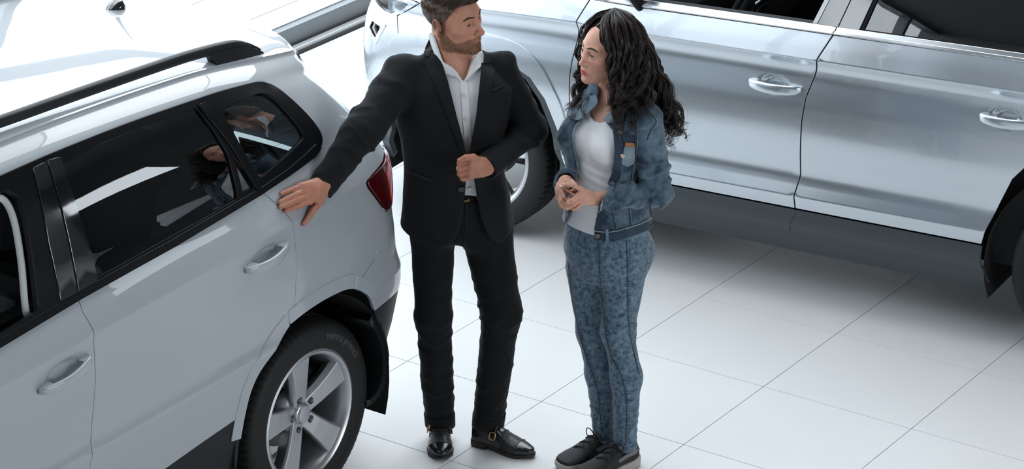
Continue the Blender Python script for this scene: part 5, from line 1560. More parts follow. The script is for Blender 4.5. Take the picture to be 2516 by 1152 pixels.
    # ---- trousers
    def trousers(P):
        d = loft(P, [(.80, .030, -.020, .150, .115), (.86, .028, -.022, .166, .122), (.92, .024, -.022, .168, .124), (1.0, .018, -.028, .160, .115)], p=2.3, cap=.05); legs = None
        for (a, b, c, rr, sd) in ((hipR - (0, 0, .04), knR, anR, (.077, .061, .0495), 1), (hipL - (0, 0, .04), knL, anL, (.088, .067, .053), 2)):
            e = chain(P, [a, b, c], rr, .03)
            e = e + folds(P, a, b, .62, 1.05, .0036, 5, 1.2, sd) + folds(P, b, c, -.05, .24, .0042, 5.5, -1.2, sd + 4) + folds(P, b, c, .70, .98, .0032, 6, 1.1, sd + 8) + crumple(P, 15, .0035, sd + 40)*(.35 + sstep(.62, .52, P[:, 2])*.65) + .0020*vnoise(P*np.array((1., 1., 1.6)), 24, sd + 30)
            legs = e if legs is None else smin(legs, e, .012)
        d = smin(d, legs, .05)
        d = d + .0025*vnoise(P*np.array((1, 1, .5)), 16, 7)
        d = smax(d, np.where(P[:, 0] < .058, anR[2], anL[2]) - .012 - P[:, 2], .003)
        return d
    tr = sdf_mesh('trousers', trousers, (-.20, -.22, .05), (.29, .14, 1.02), .0058, MAT['trouser'], body)
    for c, r in ((anR, .0525), (anL, .0560)):                      # turn-ups
        V, F = [], []
        n = 40; rows = [(-.016, r - .004), (-.015, r + .0012), (.004, r + .0018), (.034, r + .0028), (.037, r + .002), (.037, r - .004)]
        dirn = (knR - anR if c is anR else knL - anL); dirn = dirn/np.linalg.norm(dirn)
        for h, rr in rows:
            for j in range(n):
                t = 2*math.pi*j/n; q = c + dirn*h + np.array((math.cos(t)*rr, math.sin(t)*rr*1.02, 0)); V.append(q)
        F = [(i*n + j, i*n + (j+1) % n, (i+1)*n + (j+1) % n, (i+1)*n + j) for i in range(len(rows)-1) for j in range(n)]
        mesh_vf('turn_up', V, F, MAT['trouser'], tr)
    patch('belt', trousers, G.poly([(1128, 474), (1170, 472), (1170, 490), (1128, 492)]), body, MAT['shoe_leather'], ax, off=.006, thick=.006, step=.008)
    patch('buckle', trousers, G.poly([(1140, 491), (1153, 489), (1153, 494), (1140, 496)]), body, MAT['brass'], ax, off=.009, thick=.004, step=.004)
    patch('fly_seam', trousers, G.poly([(1145, 497), (1148, 497), (1147, 560), (1140, 610), (1138, 608), (1144, 560)]), tr, MAT['suit_edge'], ax, off=.0015, thick=.002, step=.008)
    # ---- jacket
    vfront = G.poly([(1066, 70), (1069, 108), (1082, 150), (1098, 200), (1119, 290), (1134, 345), (1144, 388), (1150, 386), (1163, 345), (1174, 285), (1181, 220), (1187, 160), (1190, 120), (1192, 70)])
    vopen = [tuple(q) for q in smooth_poly(G.poly([(1146, 430), (1142, 480), (1136, 530), (1127, 565), (1112, 590), (1090, 604), (1058, 615), (1030, 640), (1030, 760), (1300, 760), (1290, 640), (1262, 612), (1232, 600), (1210, 588), (1194, 566), (1182, 535), (1172, 485), (1164, 430)]), (0, 7, 8, 9, 10, 17), 4)]
    hemz = lambda P: np.interp(P[:, 0], [-.2, -.13, -.04, .03, .1, .16, .2], [.862, .832, .812, .815, .822, .826, .845])
    shR2, shL2 = shR + (0, 0, .006), shL + (0, 0, .006)
    def jacket(P):
        d = loft(P, [(.72, .018, -.028, .198, .150), (.82, .016, -.026, .195, .146), (.90, .014, -.028, .186, .140), (.98, .012, -.034, .176, .132), (1.06, .005, -.042, .164, .126), (1.16, .001, -.055, .171, .130),
                     (1.27, -.002, -.070, .190, .132), (1.36, .004, -.074, .199, .118), (1.415, .006, -.068, .160, .098), (1.448, .006, -.060, .108, .080), (1.485, .006, -.052, .084, .074)], ang=-.10, p=2.4)
        d = smin(d, cone(P, (-.10, -.070, 1.425), shR2 + (-.026, 0, .030), .040, .030), .03); d = smin(d, cone(P, (.11, -.055, 1.430), shL2 + (.026, 0, .034), .040, .028), .03)
        sr = chain(P, [shR2, elR, wrR], [.070, .058, .046], .03); sl = chain(P, [shL2, elL, wrL], [.060, .050, .043], .03)
        sr = sr + folds(P, shR2, elR, .10, .98, .0050, 2.6, 1.6, 21) + crumple(P, 12, .0050, 50, (1, 1, .7))*sstep(.02, .06, -.17 - P[:, 0]) + folds(P, elR, wrR, .0, .40, .0055, 3.2, -1.4, 22) + .0022*vnoise(P, 19, 40)
        sl = sl + folds(P, shL2, elL, .30, 1.0, .0055, 3.2, 1.5, 23) + folds(P, elL, wrL, .0, .50, .0060, 3.4, 1.3, 24) + .0022*vnoise(P, 19, 41)
        sv = []
        for sd_, w1, e1, rr in ((sr, wrR, elR, .036), (sl, wrL, elL, .036)):
            ev = (w1 - e1)/np.linalg.norm(w1 - e1); s_ = (P - w1) @ ev; far = np.linalg.norm(P - w1, axis=1) > .16
            sd_ = smax(sd_, np.where(far, -1, s_ - .006), .003)
            sv.append(smax(sd_, -np.where(far, 1, np.maximum(cone(P, w1 - ev*.03, w1 + ev*.06, rr), -s_ - .028)), .003))
        d = smin(d, sv[0], .022); d = smin(d, sv[1], .008)
        d = d + .0028*vnoise(P*np.array((1, 1, .55)), 13, 9) + crumple(P, 9, .0022, 60) + .0010*vnoise(P, 34, 10)
        pull = G.pt(1150, 410, -.17)                                # drag lines towards the held button
        w_ = np.exp(-((P[:, 0] - pull[0])/.09)**2 - ((P[:, 2] - pull[2])/.07)**2)
        d = d + .003*w_*np.sin((P[:, 2] - pull[2])*150 + 60*np.abs(P[:, 0] - pull[0]))*(P[:, 1] < -.06)
        fl = flat(P)
        cut = np.maximum(np.minimum(poly2(fl, vfront), poly2(fl, vopen)), P[:, 1] + .045)
        d = smax(d, -cut, .005)
        d = smax(d, hemz(P) - P[:, 2], .006)
        ecut = cone(P, nb + (0, .006, .0), nb + (0, .0, .16), .068, .075); d = smax(d, -ecut, .006)
        return d
    jk = sdf_mesh('jacket', jacket, (-.52, -.56, .74), (.37, .13, 1.53), .0055, MAT['suit'], body)
    # lapels, collar, pockets, breast pocket, button
    lap1 = [(1069, 112), (1082, 152), (1098, 202), (1119, 290), (1134, 345), (1143, 386), (1130, 362), (1112, 318), (1090, 260), (1066, 200), (1044, 158), (1057, 146)]
    lap2 = [(1187, 158), (1181, 220), (1174, 285), (1163, 345), (1152, 384), (1163, 366), (1180, 325), (1194, 270), (1206, 215), (1214, 172), (1203, 160)]
    col1 = [(1068, 80), (1069, 114), (1058, 145), (1045, 142), (1045, 120), (1055, 95)]
    for pl in (lap1, lap2): patch('lapel', jacket, G.poly(pl), jk, MAT['suit'], ax, off=.0065, thick=.008, step=.007)
    patch('jacket_collar', jacket, G.poly(col1), jk, MAT['suit'], ax, off=.009, thick=.010, step=.007)
    patch('jacket_collar', jacket, G.poly([(1191, 140), (1190, 160), (1202, 162), (1208, 152), (1201, 140)]), jk, MAT['suit'], ax, off=.009, thick=.010, step=.007)
    patch('pocket_welt', jacket, G.poly([(1000, 419), (1062, 438), (1061, 444), (1000, 425)]), jk, MAT['suit_edge'], ax, off=.004, thick=.004, step=.008)
    patch('breast_pocket', jacket, G.poly([(1205, 224), (1236, 210), (1237, 214), (1206, 229)]), jk, MAT['suit_edge'], ax, off=.003, thick=.003, step=.006)
    c = G.az(1134, 463); patch('button', jacket, [(c[0] + .0105*math.cos(t), c[1] + .0105*math.sin(t)) for t in np.linspace(0, 2*np.pi, 19)[:-1]], jk, MAT['shoe_leather'], ax, off=.006, thick=.006, step=.005)
    # shirt cuff and wrist band
    ev = (wrR - elR)/np.linalg.norm(wrR - elR)
    V, F = tube_vf([wrR - ev*.03, wrR + ev*.012, wrR + ev*.012], [.0345, .0345, .031], 28, cap=False); mesh_vf('shirt_cuff', V, F, MAT['shirt'], body)
    ev = (wrL - lw); ev /= np.linalg.norm(ev)
    V, F = tube_vf([lw + ev*.002, lw + ev*.010, lw + ev*.018], [.0285, .0305, .0290], 28, cap=False, flat=1.08); mesh_vf('wrist_band', V, F, MAT['wristband'], body)
    # ---- shoes
    for (hl_, tl_, an) in ((G.pt(1079, 1062, .075), G.pt(1083, 1137, -.135), anR), (G.pt(1163, 1092, .012), G.pt(1313, 1127, -.108), anL)):
        h0 = np.array((hl_[0], hl_[1], 0)); t0 = np.array((tl_[0], tl_[1], 0)); L = np.linalg.norm(t0 - h0); d = (t0 - h0)/L
        Rm = np.stack([np.array((d[1], -d[0], 0)), d, np.array((0, 0, 1.))], 1)
        loc = lambda P: (P - h0) @ Rm
        wid = lambda y: np.interp(y/L, [-.02, 0, .04, .12, .3, .45, .65, .78, .88, .95, 1.0, 1.03], [.004, .018, .028, .033, .032, .035, .044, .041, .030, .020, .009, .002])
        top = lambda y: np.interp(y/L, [0, .08, .22, .35, .5, .62, .75, .88, .97, 1.02], [.098, .102, .100, .094, .078, .062, .050, .042, .034, .022])
        def up(P):
            q = loc(P); y = q[:, 1]; w_ = wid(y); h = top(y)
            zc = .026; r = np.maximum(h - zc, .004)
            n = ((np.abs(q[:, 0])/np.maximum(w_, .003))**2.4 + np.abs(np.clip(q[:, 2] - zc, 0, 1)/r)**2.2)**(1/2.3)
            d1 = (n - 1)*np.minimum(w_, r)*.8
            d1 = smax(d1, zc - .012 - q[:, 2], .004); d1 = smax(d1, np.maximum(-.002 - y, y - L*1.0), .012)
            d1 = smax(d1, -cone(P, an + (0, 0, -.01), an + (0, 0, .1), .036, .046), .004)
            return d1
        def sole(P):
            q = loc(P); w_ = wid(q[:, 1]) + .0035
            e = np.abs(q[:, 0]) - w_; e = smax(e, np.maximum(-.004 - q[:, 1], q[:, 1] - L*1.012), .012)
            zb = np.interp(q[:, 1]/L, [0, .27, .285, .45, .8, 1.0], [.0, .0, .016, .010, .0, .008])
            return smax(e, np.maximum(zb - q[:, 2], q[:, 2] - (zb*0 + np.interp(q[:, 1]/L, [0, .28, .5, .8, 1], [.026, .026, .020, .014, .018]))), .003)
        bl = np.minimum(h0, t0) - .06; bh = np.maximum(h0, t0) + .06; bl[2] = -.01; bh[2] = .125
        sh = sdf_mesh('shoe', up, bl, bh, .003, [MAT['shoe_leather'], MAT['shoe_weave']], body)
        Vv = np.empty(len(sh.data.vertices)*3, np.float32); sh.data.vertices.foreach_get('co', Vv); Vv = loc(Vv.reshape(-1, 3))[:, 1]/L
        idx = []
        for pgn in sh.data.polygons:
            yv = Vv[pgn.vertices[0]]; pgn.material_index = 1 if .52 < yv < .76 else 0
        sdf_mesh('shoe_sole', sole, bl, bh, .003, MAT['sole'], sh)
        # toe cap seam, strap and buckle
        for yy, rr in ((.765, .0016), (.52, .0016)):
            pts = []
            for t in np.linspace(-1.25, 1.25, 15):
                w_ = wid(yy*L); h = top(yy*L) - .026
                st = np.array((math.copysign(abs(math.sin(t))**.83, math.sin(t))*w_*1.02, yy*L, .026 + max(0, math.cos(t))**.9*h*1.01)); pts.append(h0 + Rm @ st)
            v, f = tube_vf(pts, rr, 6); mesh_vf('shoe_seam', v, f, MAT['sole'], sh)
        pts = []
        for t in np.linspace(-1.35, 1.15, 15):
            yy = .40; w_ = wid(yy*L); h = top(yy*L) - .026
            st = np.array((math.copysign(abs(math.sin(t))**.83, math.sin(t))*(w_ + .002), (yy + .03*math.cos(t))*L, .026 + max(0, math.cos(t))**.9*(h + .003))); pts.append(h0 + Rm @ st)
        v, f = tube_vf(pts, .011, 8, flat=.18, up=d); mesh_vf('shoe_strap', v, f, MAT['shoe_leather'], sh)
        bx = h0 + Rm @ np.array(((wid(.4*L) + .006), .40*L, .066)); u = Rm[:, 1]; zv = np.array((-.35*Rm[0, 0], -.35*Rm[1, 0], 1.)); zv /= np.linalg.norm(zv)
        ring = [bx + u*a*.011 + zv*b*.013 for a, b in ((-1, -.7), (-.7, -1), (.7, -1), (1, -.7), (1, .7), (.7, 1), (-.7, 1), (-1, .7), (-1, -.7))]
        v, f = tube_vf(ring, .0026, 6, cap=False); mesh_vf('shoe_buckle', v, f, MAT['brass'], sh)
    return body
MAT['hair_col'] = color_mat('short_hair', .5, spec=.35); add_bump(MAT['hair_col'], 420, .5, .0015, 3, stretch=(1, .35, 1))
MAT['hair_side'] = mat('cropped_hair', (.085, .055, .040), .5)
MAT['beard'] = mat('beard_hair', (.24, .115, .060), .55)
man = build_man()
# ---------------------------------------------------------------- the woman in denim
def build_woman():
    G = Figure(1.057, -1.967)
    ax = G.axis(1490, 450); pt = G.pt
    SKIN = (.64, .345, .25)
    hc = pt(1490, 124, -.03); hsc = .92
    HR = frame((-.885, -.465, .03), roll=R_(3))
    face, _nk = head_sdf(dict(jaw=.049, chinw=.012, chinz=-.101, chiny=.075, chinr=.0135, fw=.063, skw=.072, brow=.0065, nose=.0995, tip=.0088, lip=1.2, open=.0040, smile=.0055, my=.0875))
    toH = lambda P: ((P - hc) @ HR)/hsc
    head = lambda P: face(toH(P))*hsc
    nb = pt(1513, 238, .0)
    BF = np.array((-.72, -.69, 0)); BL = np.array((.69, -.72, 0))        # body forward and left
    ANG = math.atan2(BL[1], BL[0])
    def neck(P):
        d = cone(P, hc + HR @ np.array((0, -.032, -.06))*hsc, nb, .045, .050)
        d = smin(d, cone(P, hc + HR @ np.array((.04, -.025, -.06))*hsc, nb + BF*.052 - BL*.012 - (0, 0, .02), .013, .010), .02)
        d = smin(d, cone(P, hc + HR @ np.array((-.04, -.025, -.06))*hsc, nb + BF*.052 + BL*.012 - (0, 0, .02), .013, .010), .02)
        d = smin(d, cone(P, nb + BF*.035 - (0, 0, .035) + BL*.02, nb + BL*.12 + BF*.03 - (0, 0, .03), .014, .012), .03)
        return smin(d, cone(P, nb + BF*.035 - (0, 0, .035) - BL*.02, nb - BL*.12 + BF*.03 - (0, 0, .03), .014, .012), .03)
    shL, shR = pt(1588, 292, -.110), pt(1436, 286, .10)
    elL, wrL = pt(1616, 474, -.110), pt(1452, 489, -.205)
    elR, wrR = pt(1428, 446, .120), pt(1392, 447, -.110)
    hipL, hipR = pt(1533, 640, -.045), pt(1447, 640, .040)
    cx = lambda z: float(np.interp(z, [.80, .92, 1.02, 1.20, 1.33, 1.40], [pt(1489, 640, 0)[0], pt(1489, 570, 0)[0], pt(1488, 500, 0)[0], pt(1490, 370, 0)[0], (shL + shR)[0]/2, nb[0]]))
    cy = lambda z: float(np.interp(z, [.80, .92, 1.02, 1.20, 1.33, 1.40], [.0, .0, .0, -.005, (shL + shR)[1]/2, nb[1]]))
    def torso(P, g=0.0):
        S = [(.70, .150, .115), (.82, .158, .122), (.90, .148, .112), (.97, .128, .096), (1.03, .120, .088), (1.12, .126, .092), (1.22, .134, .098), (1.30, .138, .086), (1.35, .118, .070), (1.385, .066, .054)]
        d = loft(P, [(z, cx(z), cy(z), a + g, b + g) for z, a, b in S], ang=ANG, p=2.2)
        for s in (1, -1):
            c = np.array((cx(1.20), cy(1.20), 1.205)) + BF*.072 + BL*s*.066
            d = smin(d, ball(P, c, .051 + g), .035)
        return d
    # ---- hands
    H = {}
    H['L'] = dict(index=[pt(1428, 466, -.225), pt(1411, 456, -.236), pt(1397, 453, -.236), pt(1385, 454, -.230)],
                  middle=[pt(1421, 480, -.236), pt(1407, 492, -.252), pt(1397, 497, -.248), pt(1399, 489, -.238)],
                  ring=[pt(1423, 490, -.232), pt(1409, 502, -.246), pt(1400, 506, -.242), pt(1403, 498, -.232)],
                  pinky=[pt(1429, 499, -.224), pt(1417, 510, -.234), pt(1409, 513, -.232), pt(1411, 507, -.224)],
                  thumb=[pt(1440, 474, -.205), pt(1426, 467, -.200), pt(1413, 466, -.200), pt(1404, 470, -.204)], wrist=pt(1452, 487, -.206), kn=pt(1436, 484, -.222))
    H['R'] = dict(index=[pt(1381, 464, -.180), pt(1387, 482, -.212), pt(1399, 490, -.216), pt(1410, 489, -.212)],
                  middle=[pt(1376, 471, -.175), pt(1380, 492, -.200), pt(1393, 501, -.204), pt(1406, 500, -.200)],
                  ring=[pt(1373, 477, -.165), pt(1378, 499, -.186), pt(1390, 508, -.190), pt(1402, 507, -.188)],
                  pinky=[pt(1373, 483, -.155), pt(1380, 505, -.172), pt(1391, 512, -.176), pt(1400, 511, -.174)],
                  thumb=[pt(1397, 448, -.160), pt(1405, 448, -.188), pt(1411, 453, -.204), pt(1416, 460, -.212)], wrist=pt(1389, 447, -.130), kn=pt(1380, 464, -.155))
    def handf(k, wr):
        h = H[k]
        def f(P):
            d = cone(P, h['wrist'], h['kn'], .0205, .022)
            for n in ('index', 'middle', 'ring', 'pinky'): d = smin(d, cone(P, h['wrist']*.45 + h['kn']*.55, h[n][0], .013, .0102), .012)
            d = smin(d, cone(P, h['wrist'], h['thumb'][0], .015, .0115), .010)
            for n, r0, r1 in (('index', .0086, .0062), ('middle', .0088, .0064), ('ring', .0085, .0062), ('pinky', .0075, .0055), ('thumb', .0102, .0068)):
                d = smin(d, finger(P, h[n], r0, r1), .0035)
            return smin(d, cone(P, h['wrist'], wr, .0205, .022), .01)
        return f
    knL, anL = pt(1519, 812, -.060), pt(1537, 1090, -.035)
    cfL = pt(1539, 925, -.045)
    knR, anR = pt(1458, 812, .030), pt(1484, 1074, .045)
    cfR = pt(1476, 915, .045)
    upper = lambda P: smin(smin(head(P), neck(P), .02), torso(P, -.004), .02)
    def limbs(P):
        d = smax(torso(P, -.022), .86 - P[:, 2], .02)
        for a, b, c, r in ((shL, elL, wrL, (.040, .032, .022)), (shR, elR, wrR, (.040, .032, .022))): d = smin(d, chain(P, [a, b, c], r, .02), .02)
        for a, k, m, e in ((hipL, knL, cfL, anL), (hipR, knR, cfR, anR)): d = smin(d, chain(P, [a, k, m, e, e - (0, 0, .045)], (.058, .044, .041, .030, .032), .02), .02)
        return d
    parts = [nets(upper, (-.21, -.22, 1.16), (.20, .20, 1.70), .0023), nets(limbs, (-.25, -.30, .03), (.24, .24, 1.30), .009)]
    for k, wr in (('L', wrL), ('R', wrR)):
        allp = np.array([p for n in ('index', 'middle', 'ring', 'pinky', 'thumb') for p in H[k][n]] + [H[k]['wrist'], wr])
        parts.append(nets(handf(k, wr), allp.min(0) - .03, allp.max(0) + .03, .0018))
    off = np.cumsum([0] + [len(v) for v, q in parts]); V = np.concatenate([v for v, q in parts]); Q = np.concatenate([q + o for (v, q), o in zip(parts, off)])
    C = tone_skin(SKIN, None, V, []); Hh = toH(V); Hs = Hh.copy(); Hs[:, 0] = np.abs(Hs[:, 0]); near = (np.abs(Hh) < .16).all(1)
    def hp(c, r, col, a):
        nonlocal C
        w = (np.exp(-(((Hs - np.array(c))/np.array(r))**2).sum(1))*a*near)[:, None]; C = C*(1 - w) + np.array(col)*w
    hp((.045, .062, -.030), (.022, .03, .022), (.62, .27, .20), .6)
    hp((0, .10, -.036), (.013, .02, .012), (.60, .28, .20), .45)
    lipm = np.exp(-((Hs[:, 0]/.0225)**4 + ((Hs[:, 2] + .0688)/.0098)**4))*near*(Hs[:, 1] > .055)
    w = np.clip(lipm*1.3, 0, 1)[:, None]*.95; C = C*(1 - w) + np.array((.46, .060, .050))*w
    hp((.031, .082, .0060), (.016, .02, .0045), (.30, .14, .10), .65)
    body = mesh_np('person', V, Q, MAT['skin']); set_color(body, C); body.location = G.o; body.rotation_euler = (0, 0, G.rz)
    tag(body, 'woman with long dark curls in denim jacket and jeans, holding a phone', 'person')
    for sg in (-1, 1):
        X = np.eye(4); X[:3, :3] = HR @ frame((.10, 1, .0)); X[:3, 3] = hc + HR @ (np.array((sg*.0315, .0665, 0))*hsc); X[:3, :3] *= hsc
        eyeball('eye', body, X, (.045, .025, .015))
    rng = np.random.default_rng(5)
    cs = []
    pts = [(sg*(.010 + .038*s), .0225 + .0065*math.sin(s*2.4) - .006*max(0, s - .6) + rng.normal(0, .0013), s) for sg in (-1, 1) for s in rng.uniform(0, 1, 200)]
    Wp = hc + np.array([(x, .13, z) for x, z, s in pts])*hsc @ HR.T
    p, hit = march(head, Wp, np.repeat((-HR[:, 1])[None], len(Wp), 0), 0, .12); n = grad(head, p, .002)
    for i, (x, z, s0) in enumerate(pts):
        if hit[i]:
            dw = HR @ np.array((math.copysign(1, x)*.9, -.25 - .3*s0, .3 - .7*s0)); dw /= np.linalg.norm(dw); s = np.linspace(0, 1, 4)[:, None]
            cs.append(p[i] - n[i]*.0005 + n[i]*(.001*s) + dw*s*.008)
    strands('eyebrow', cs, [.0005]*len(cs), MAT['hair_black'], body, 3)
    # upper lashes
    cs = []
    for sg in (-1, 1):
        for s0 in np.linspace(-1, 1, 26):
            b0 = np.array((sg*.0315 + s0*.0125, .0665 + .0155*math.sqrt(max(0, 1 - (s0*.8)**2)), .0043*(1 - abs(s0)**2.2) + .0006))
            cs.append(np.array([hc + HR @ ((b0 + np.array((s0*.003*t, .006*t, .0035*t*t - .001*t)))*hsc) for t in np.linspace(0, 1, 4)]))
    strands('eyelash', cs, [.00045]*len(cs), MAT['hair_black'], body, 3)
    # ---- T-shirt
    flat = lambda P: np.stack([P[:, 0] - ax[0]/ax[1]*P[:, 1], P[:, 2] - ax[2]/ax[1]*P[:, 1]], 1)
    scoop = G.poly([(1440, 200), (1446, 262), (1452, 284), (1460, 297), (1475, 303), (1491, 300), (1508, 285), (1535, 250), (1560, 200)])
    def tee(P):
        d = torso(P, .004) + .0016*vnoise(P*np.array((1, 1, 1.8)), 20, 3) + .0016*np.sin(P[:, 2]*190 + 40*(P @ BL))*np.exp(-((P[:, 2] - 1.09)/.06)**2)
        d = smax(d, -np.maximum(poly2(flat(P), scoop), (P - nb) @ BL*0 + P[:, 1] - nb[1] - .05), .003)
        return smax(smax(d, P[:, 2] - 1.375, .004), np.where(((P - nb) @ BF > .02) & ((P - nb) @ BL < .05), .885 + .10*((P - nb) @ BF), .94) - P[:, 2], .004)
    sdf_mesh('t_shirt', tee, (-.24, -.24, .80), (.24, .24, 1.40), .0055, MAT['tshirt'], body)
    # ---- jeans
    def jeans(P):
        d = loft(P, [(.70, cx(.80), .0, .10, .09), (.80, cx(.80), .0, .156, .122), (.88, cx(.88), .0, .150, .115), (.97, cx(.97), .0, .130, .099), (1.02, cx(1.02), .0, .122, .090)], ang=ANG, p=2.2)
        for a, k, m, e, sd in ((hipL - (0, 0, .02), knL, cfL, anL, 1), (hipR - (0, 0, .02), knR, cfR, anR, 2)):
            l = chain(P, [a, k, m, e], (.080, .0545, .0505, .0375), .03)
            l = l + folds(P, a, k, .80, 1.05, .0020, 9, .4, sd) + folds(P, m, e, .45, 1.0, .0026, 7, .5, sd + 3) + folds(P, a, k, -.15, .15, .002, 7, .9, sd + 5)
            d = smin(d, l, .022)
        for s in (1, -1): d = smin(d, ball(P, np.array((cx(.82), 0, .80)) - BF*.060 + BL*s*.066, .072), .04)
        d = d + .0012*vnoise(P, 26, 6)
        cut = np.where((P - (anL + anR)/2) @ BL > 0, anL[2], anR[2]) - .014 - P[:, 2]
        d = smax(d, cut, .002)
        for e in (anL, anR): d = smax(d, -cone(P, e - (0, 0, .04), e + (0, 0, .03), .030), .003)
        return d
    jn = sdf_mesh('jeans', jeans, (-.26, -.24, .06), (.24, .24, 1.03), .005, MAT['jeans'], body)
    def strip(name, f, px, w_, m, par, off=.0015, step=.010, th=.0025):
        c = np.array(px, float); t = np.gradient(c, axis=0); t /= np.linalg.norm(t, axis=1, keepdims=True); n = np.stack([-t[:, 1], t[:, 0]], 1)*w_/2
        return patch(name, f, G.poly([tuple(q) for q in np.concatenate([c + n, (c - n)[::-1]])]), par, m, ax, off=off, thick=th, step=step)
    def ticks(name, f, c, o, ln, w_, sp_, m, par, off=.0007):
        """little creases across a seam, laid on the cloth"""
        d = np.concatenate([[0], np.cumsum(np.linalg.norm(np.diff(c, axis=0), axis=1))]); k = np.arange(4, d[-1] - 3, sp_) + rng.uniform(-1.6, 1.6, len(np.arange(4, d[-1] - 3, sp_)))
        x = np.interp(k, d, c[:, 0]); y = np.interp(k, d, c[:, 1]); q = []
        for i in range(len(k)):
            l = ln*rng.uniform(.5, 1.25); sl = rng.uniform(-1.2, .4); a = o - .4*l; q += [(x[i] + a, y[i] - w_/2), (x[i] + a + l, y[i] - w_*.2 + sl), (x[i] + a + l, y[i] + w_*.2 + sl), (x[i] + a, y[i] + w_/2)]
        A = np.array([G.az(*p) for p in q]); O = np.stack([A[:, 0], 0*A[:, 0], A[:, 1]], 1)
        p, hit = march(f, O, np.repeat(ax[None], len(O), 0), -.7, .7); p = p + grad(f, p, .003)*off
        F = [(4*i, 4*i+1, 4*i+2, 4*i+3) for i in range(len(k)) if hit[4*i:4*i+4].all() and np.ptp(p[4*i:4*i+4, 1]) < .03]
        if F: tag(mesh_vf(name, p, F, m, par, smooth=False), kind='stuff')
    for px in ([(1394, 640), (1398, 680), (1404, 730), (1415, 786), (1438, 868), (1466, 950), (1475, 1022), (1479, 1068)], [(1471, 591), (1475, 688), (1484, 781), (1499, 863), (1525, 915), (1538, 971), (1539, 1048), (1536, 1090)],
               [(1538, 585), (1541, 663), (1543, 781), (1556, 858), (1570, 915)], [(1425, 585), (1440, 620), (1458, 645)])[:3]:
        c = catmull(px, 4); strip('seam', jeans, c, 2.4, MAT['denim_dark'], jn, off=.0008, th=.002)
        ticks('pucker', jeans, c, 4.5, 7.5, 1.7, 7.0, MAT['denim_dark'], jn)
    for e, r in ((anL, .0400), (anR, .0400)):
        dn = (knL - anL) if e is anL else (knR - anR); dn = dn/np.linalg.norm(dn)
        V, F = tube_vf([e - dn*.014, e - dn*.013, e + dn*.006, e + dn*.007], [r - .003, r, r + .0008, r - .003], 32, cap=False); mesh_vf('hem', V, F, MAT['jeans'], jn)
    # ---- denim jacket
    vop = G.poly([(1474, 190), (1470, 255), (1462, 262), (1440, 284), (1420, 300), (1409, 314), (1406, 345), (1413, 385), (1420, 425), (1414, 470), (1402, 505), (1398, 530), (1384, 560), (1380, 680), (1463, 680), (1462, 588), (1460, 566), (1467, 540), (1474, 512), (1490, 470), (1504, 430), (1510, 385), (1507, 340), (1505, 322), (1484, 296), (1510, 270), (1524, 254), (1530, 190)])
    hem = .893
    def jacket(P):
        S = [(.80, .150, .118), (.88, .150, .118), (.95, .145, .114), (1.03, .136, .106), (1.12, .138, .108), (1.22, .144, .112), (1.30, .148, .100), (1.345, .134, .084), (1.375, .092, .072), (1.43, .064, .060)]
        d = loft(P, [(z, cx(z), cy(z), a + .004, b + .004) for z, a, b in S], ang=ANG, p=2.3)
        for s in (1, -1): d = smin(d, ball(P, np.array((cx(1.20), cy(1.20), 1.205)) + BF*.072 + BL*s*.070, .063), .04)
        sl = chain(P, [shL - (0, 0, .004), elL, wrL], [.053, .0465, .040], .02); sr = chain(P, [shR - (0, 0, .004), elR, wrR], [.058, .050, .042], .02)
        sl = sl + folds(P, shL, elL, .50, 1.05, .0070, 4.5, 1.2, 31) + folds(P, elL, wrL, -.05, .80, .0075, 4.0, -1.1, 32); sr = sr + folds(P, elR, wrR, .2, .9, .0035, 4.5, .6, 33)
        sv = []
        for sd_, w1, e1, rr in ((sl, wrL, elL, .033), (sr, wrR, elR, .033)):
            ev = (w1 - e1)/np.linalg.norm(w1 - e1); s_ = (P - w1) @ ev; far = np.linalg.norm(P - w1, axis=1) > .13
            sd_ = smax(sd_, np.where(far, -1, s_ - .004), .003); sv.append(smax(sd_, -np.where(far, 1, np.maximum(cone(P, w1 - ev*.02, w1 + ev*.05, rr), -s_ - .02)), .003))
        up_ = smin(d, sv[0], .03); lo_ = smin(d, sv[0], .004); k_ = sstep(1.24, 1.31, P[:, 2]); d = up_*k_ + lo_*(1 - k_)
        d = smin(d, sv[1], .012)
        d = d + .0020*vnoise(P, 20, 12) + crumple(P, 17, .0055, 14, (1, 1, .8)) + .0010*vnoise(P, 60, 13)
        d = smax(d, -np.maximum(poly2(flat(P), vop), (P - nb) @ -BF - .045), .004)
        hz = hem + .01*((P - nb) @ -BF)
        d = smax(d, hz - P[:, 2], .004)
        d = smax(d, -cone(P, nb + (0, 0, -.02), nb + (0, 0, .12), .052, .060), .004); d = smax(d, P[:, 2] - (nb[2] + .045), .004)
        return d
    jk = sdf_mesh('denim_jacket', jacket, (-.26, -.32, .80), (.26, .25, 1.46), .005, MAT['denim'], body)
    # collar leaves, placket, waistband, cuff, pocket, seams
    patch('jacket_collar', jacket, smooth_poly(G.poly([(1472, 252), (1466, 262), (1443, 284), (1422, 297), (1408, 290), (1412, 268), (1432, 250), (1455, 238), (1470, 235)]), (0, 4, 8), 4), jk, MAT['denim_light'], ax, off=.010, thick=.007, step=.006, fit=True)
    patch('jacket_collar', jacket, smooth_poly(G.poly([(1526, 252), (1512, 268), (1484, 296), (1497, 303), (1520, 300), (1545, 282), (1560, 262), (1550, 246)]), (0, 2, 6), 4), jk, MAT['denim_light'], ax, off=.010, thick=.007, step=.006, fit=True)
    strip('button_band', jacket, catmull([(1514, 312), (1518, 350), (1518, 395), (1512, 425), (1500, 455)], 5), 17, MAT['denim_dark'], jk, off=.0045, th=.005)
    strip('button_band', jacket, catmull([(1482, 512), (1475, 540), (1470, 562)], 5), 15, MAT['denim_dark'], jk, off=.0045, th=.005)
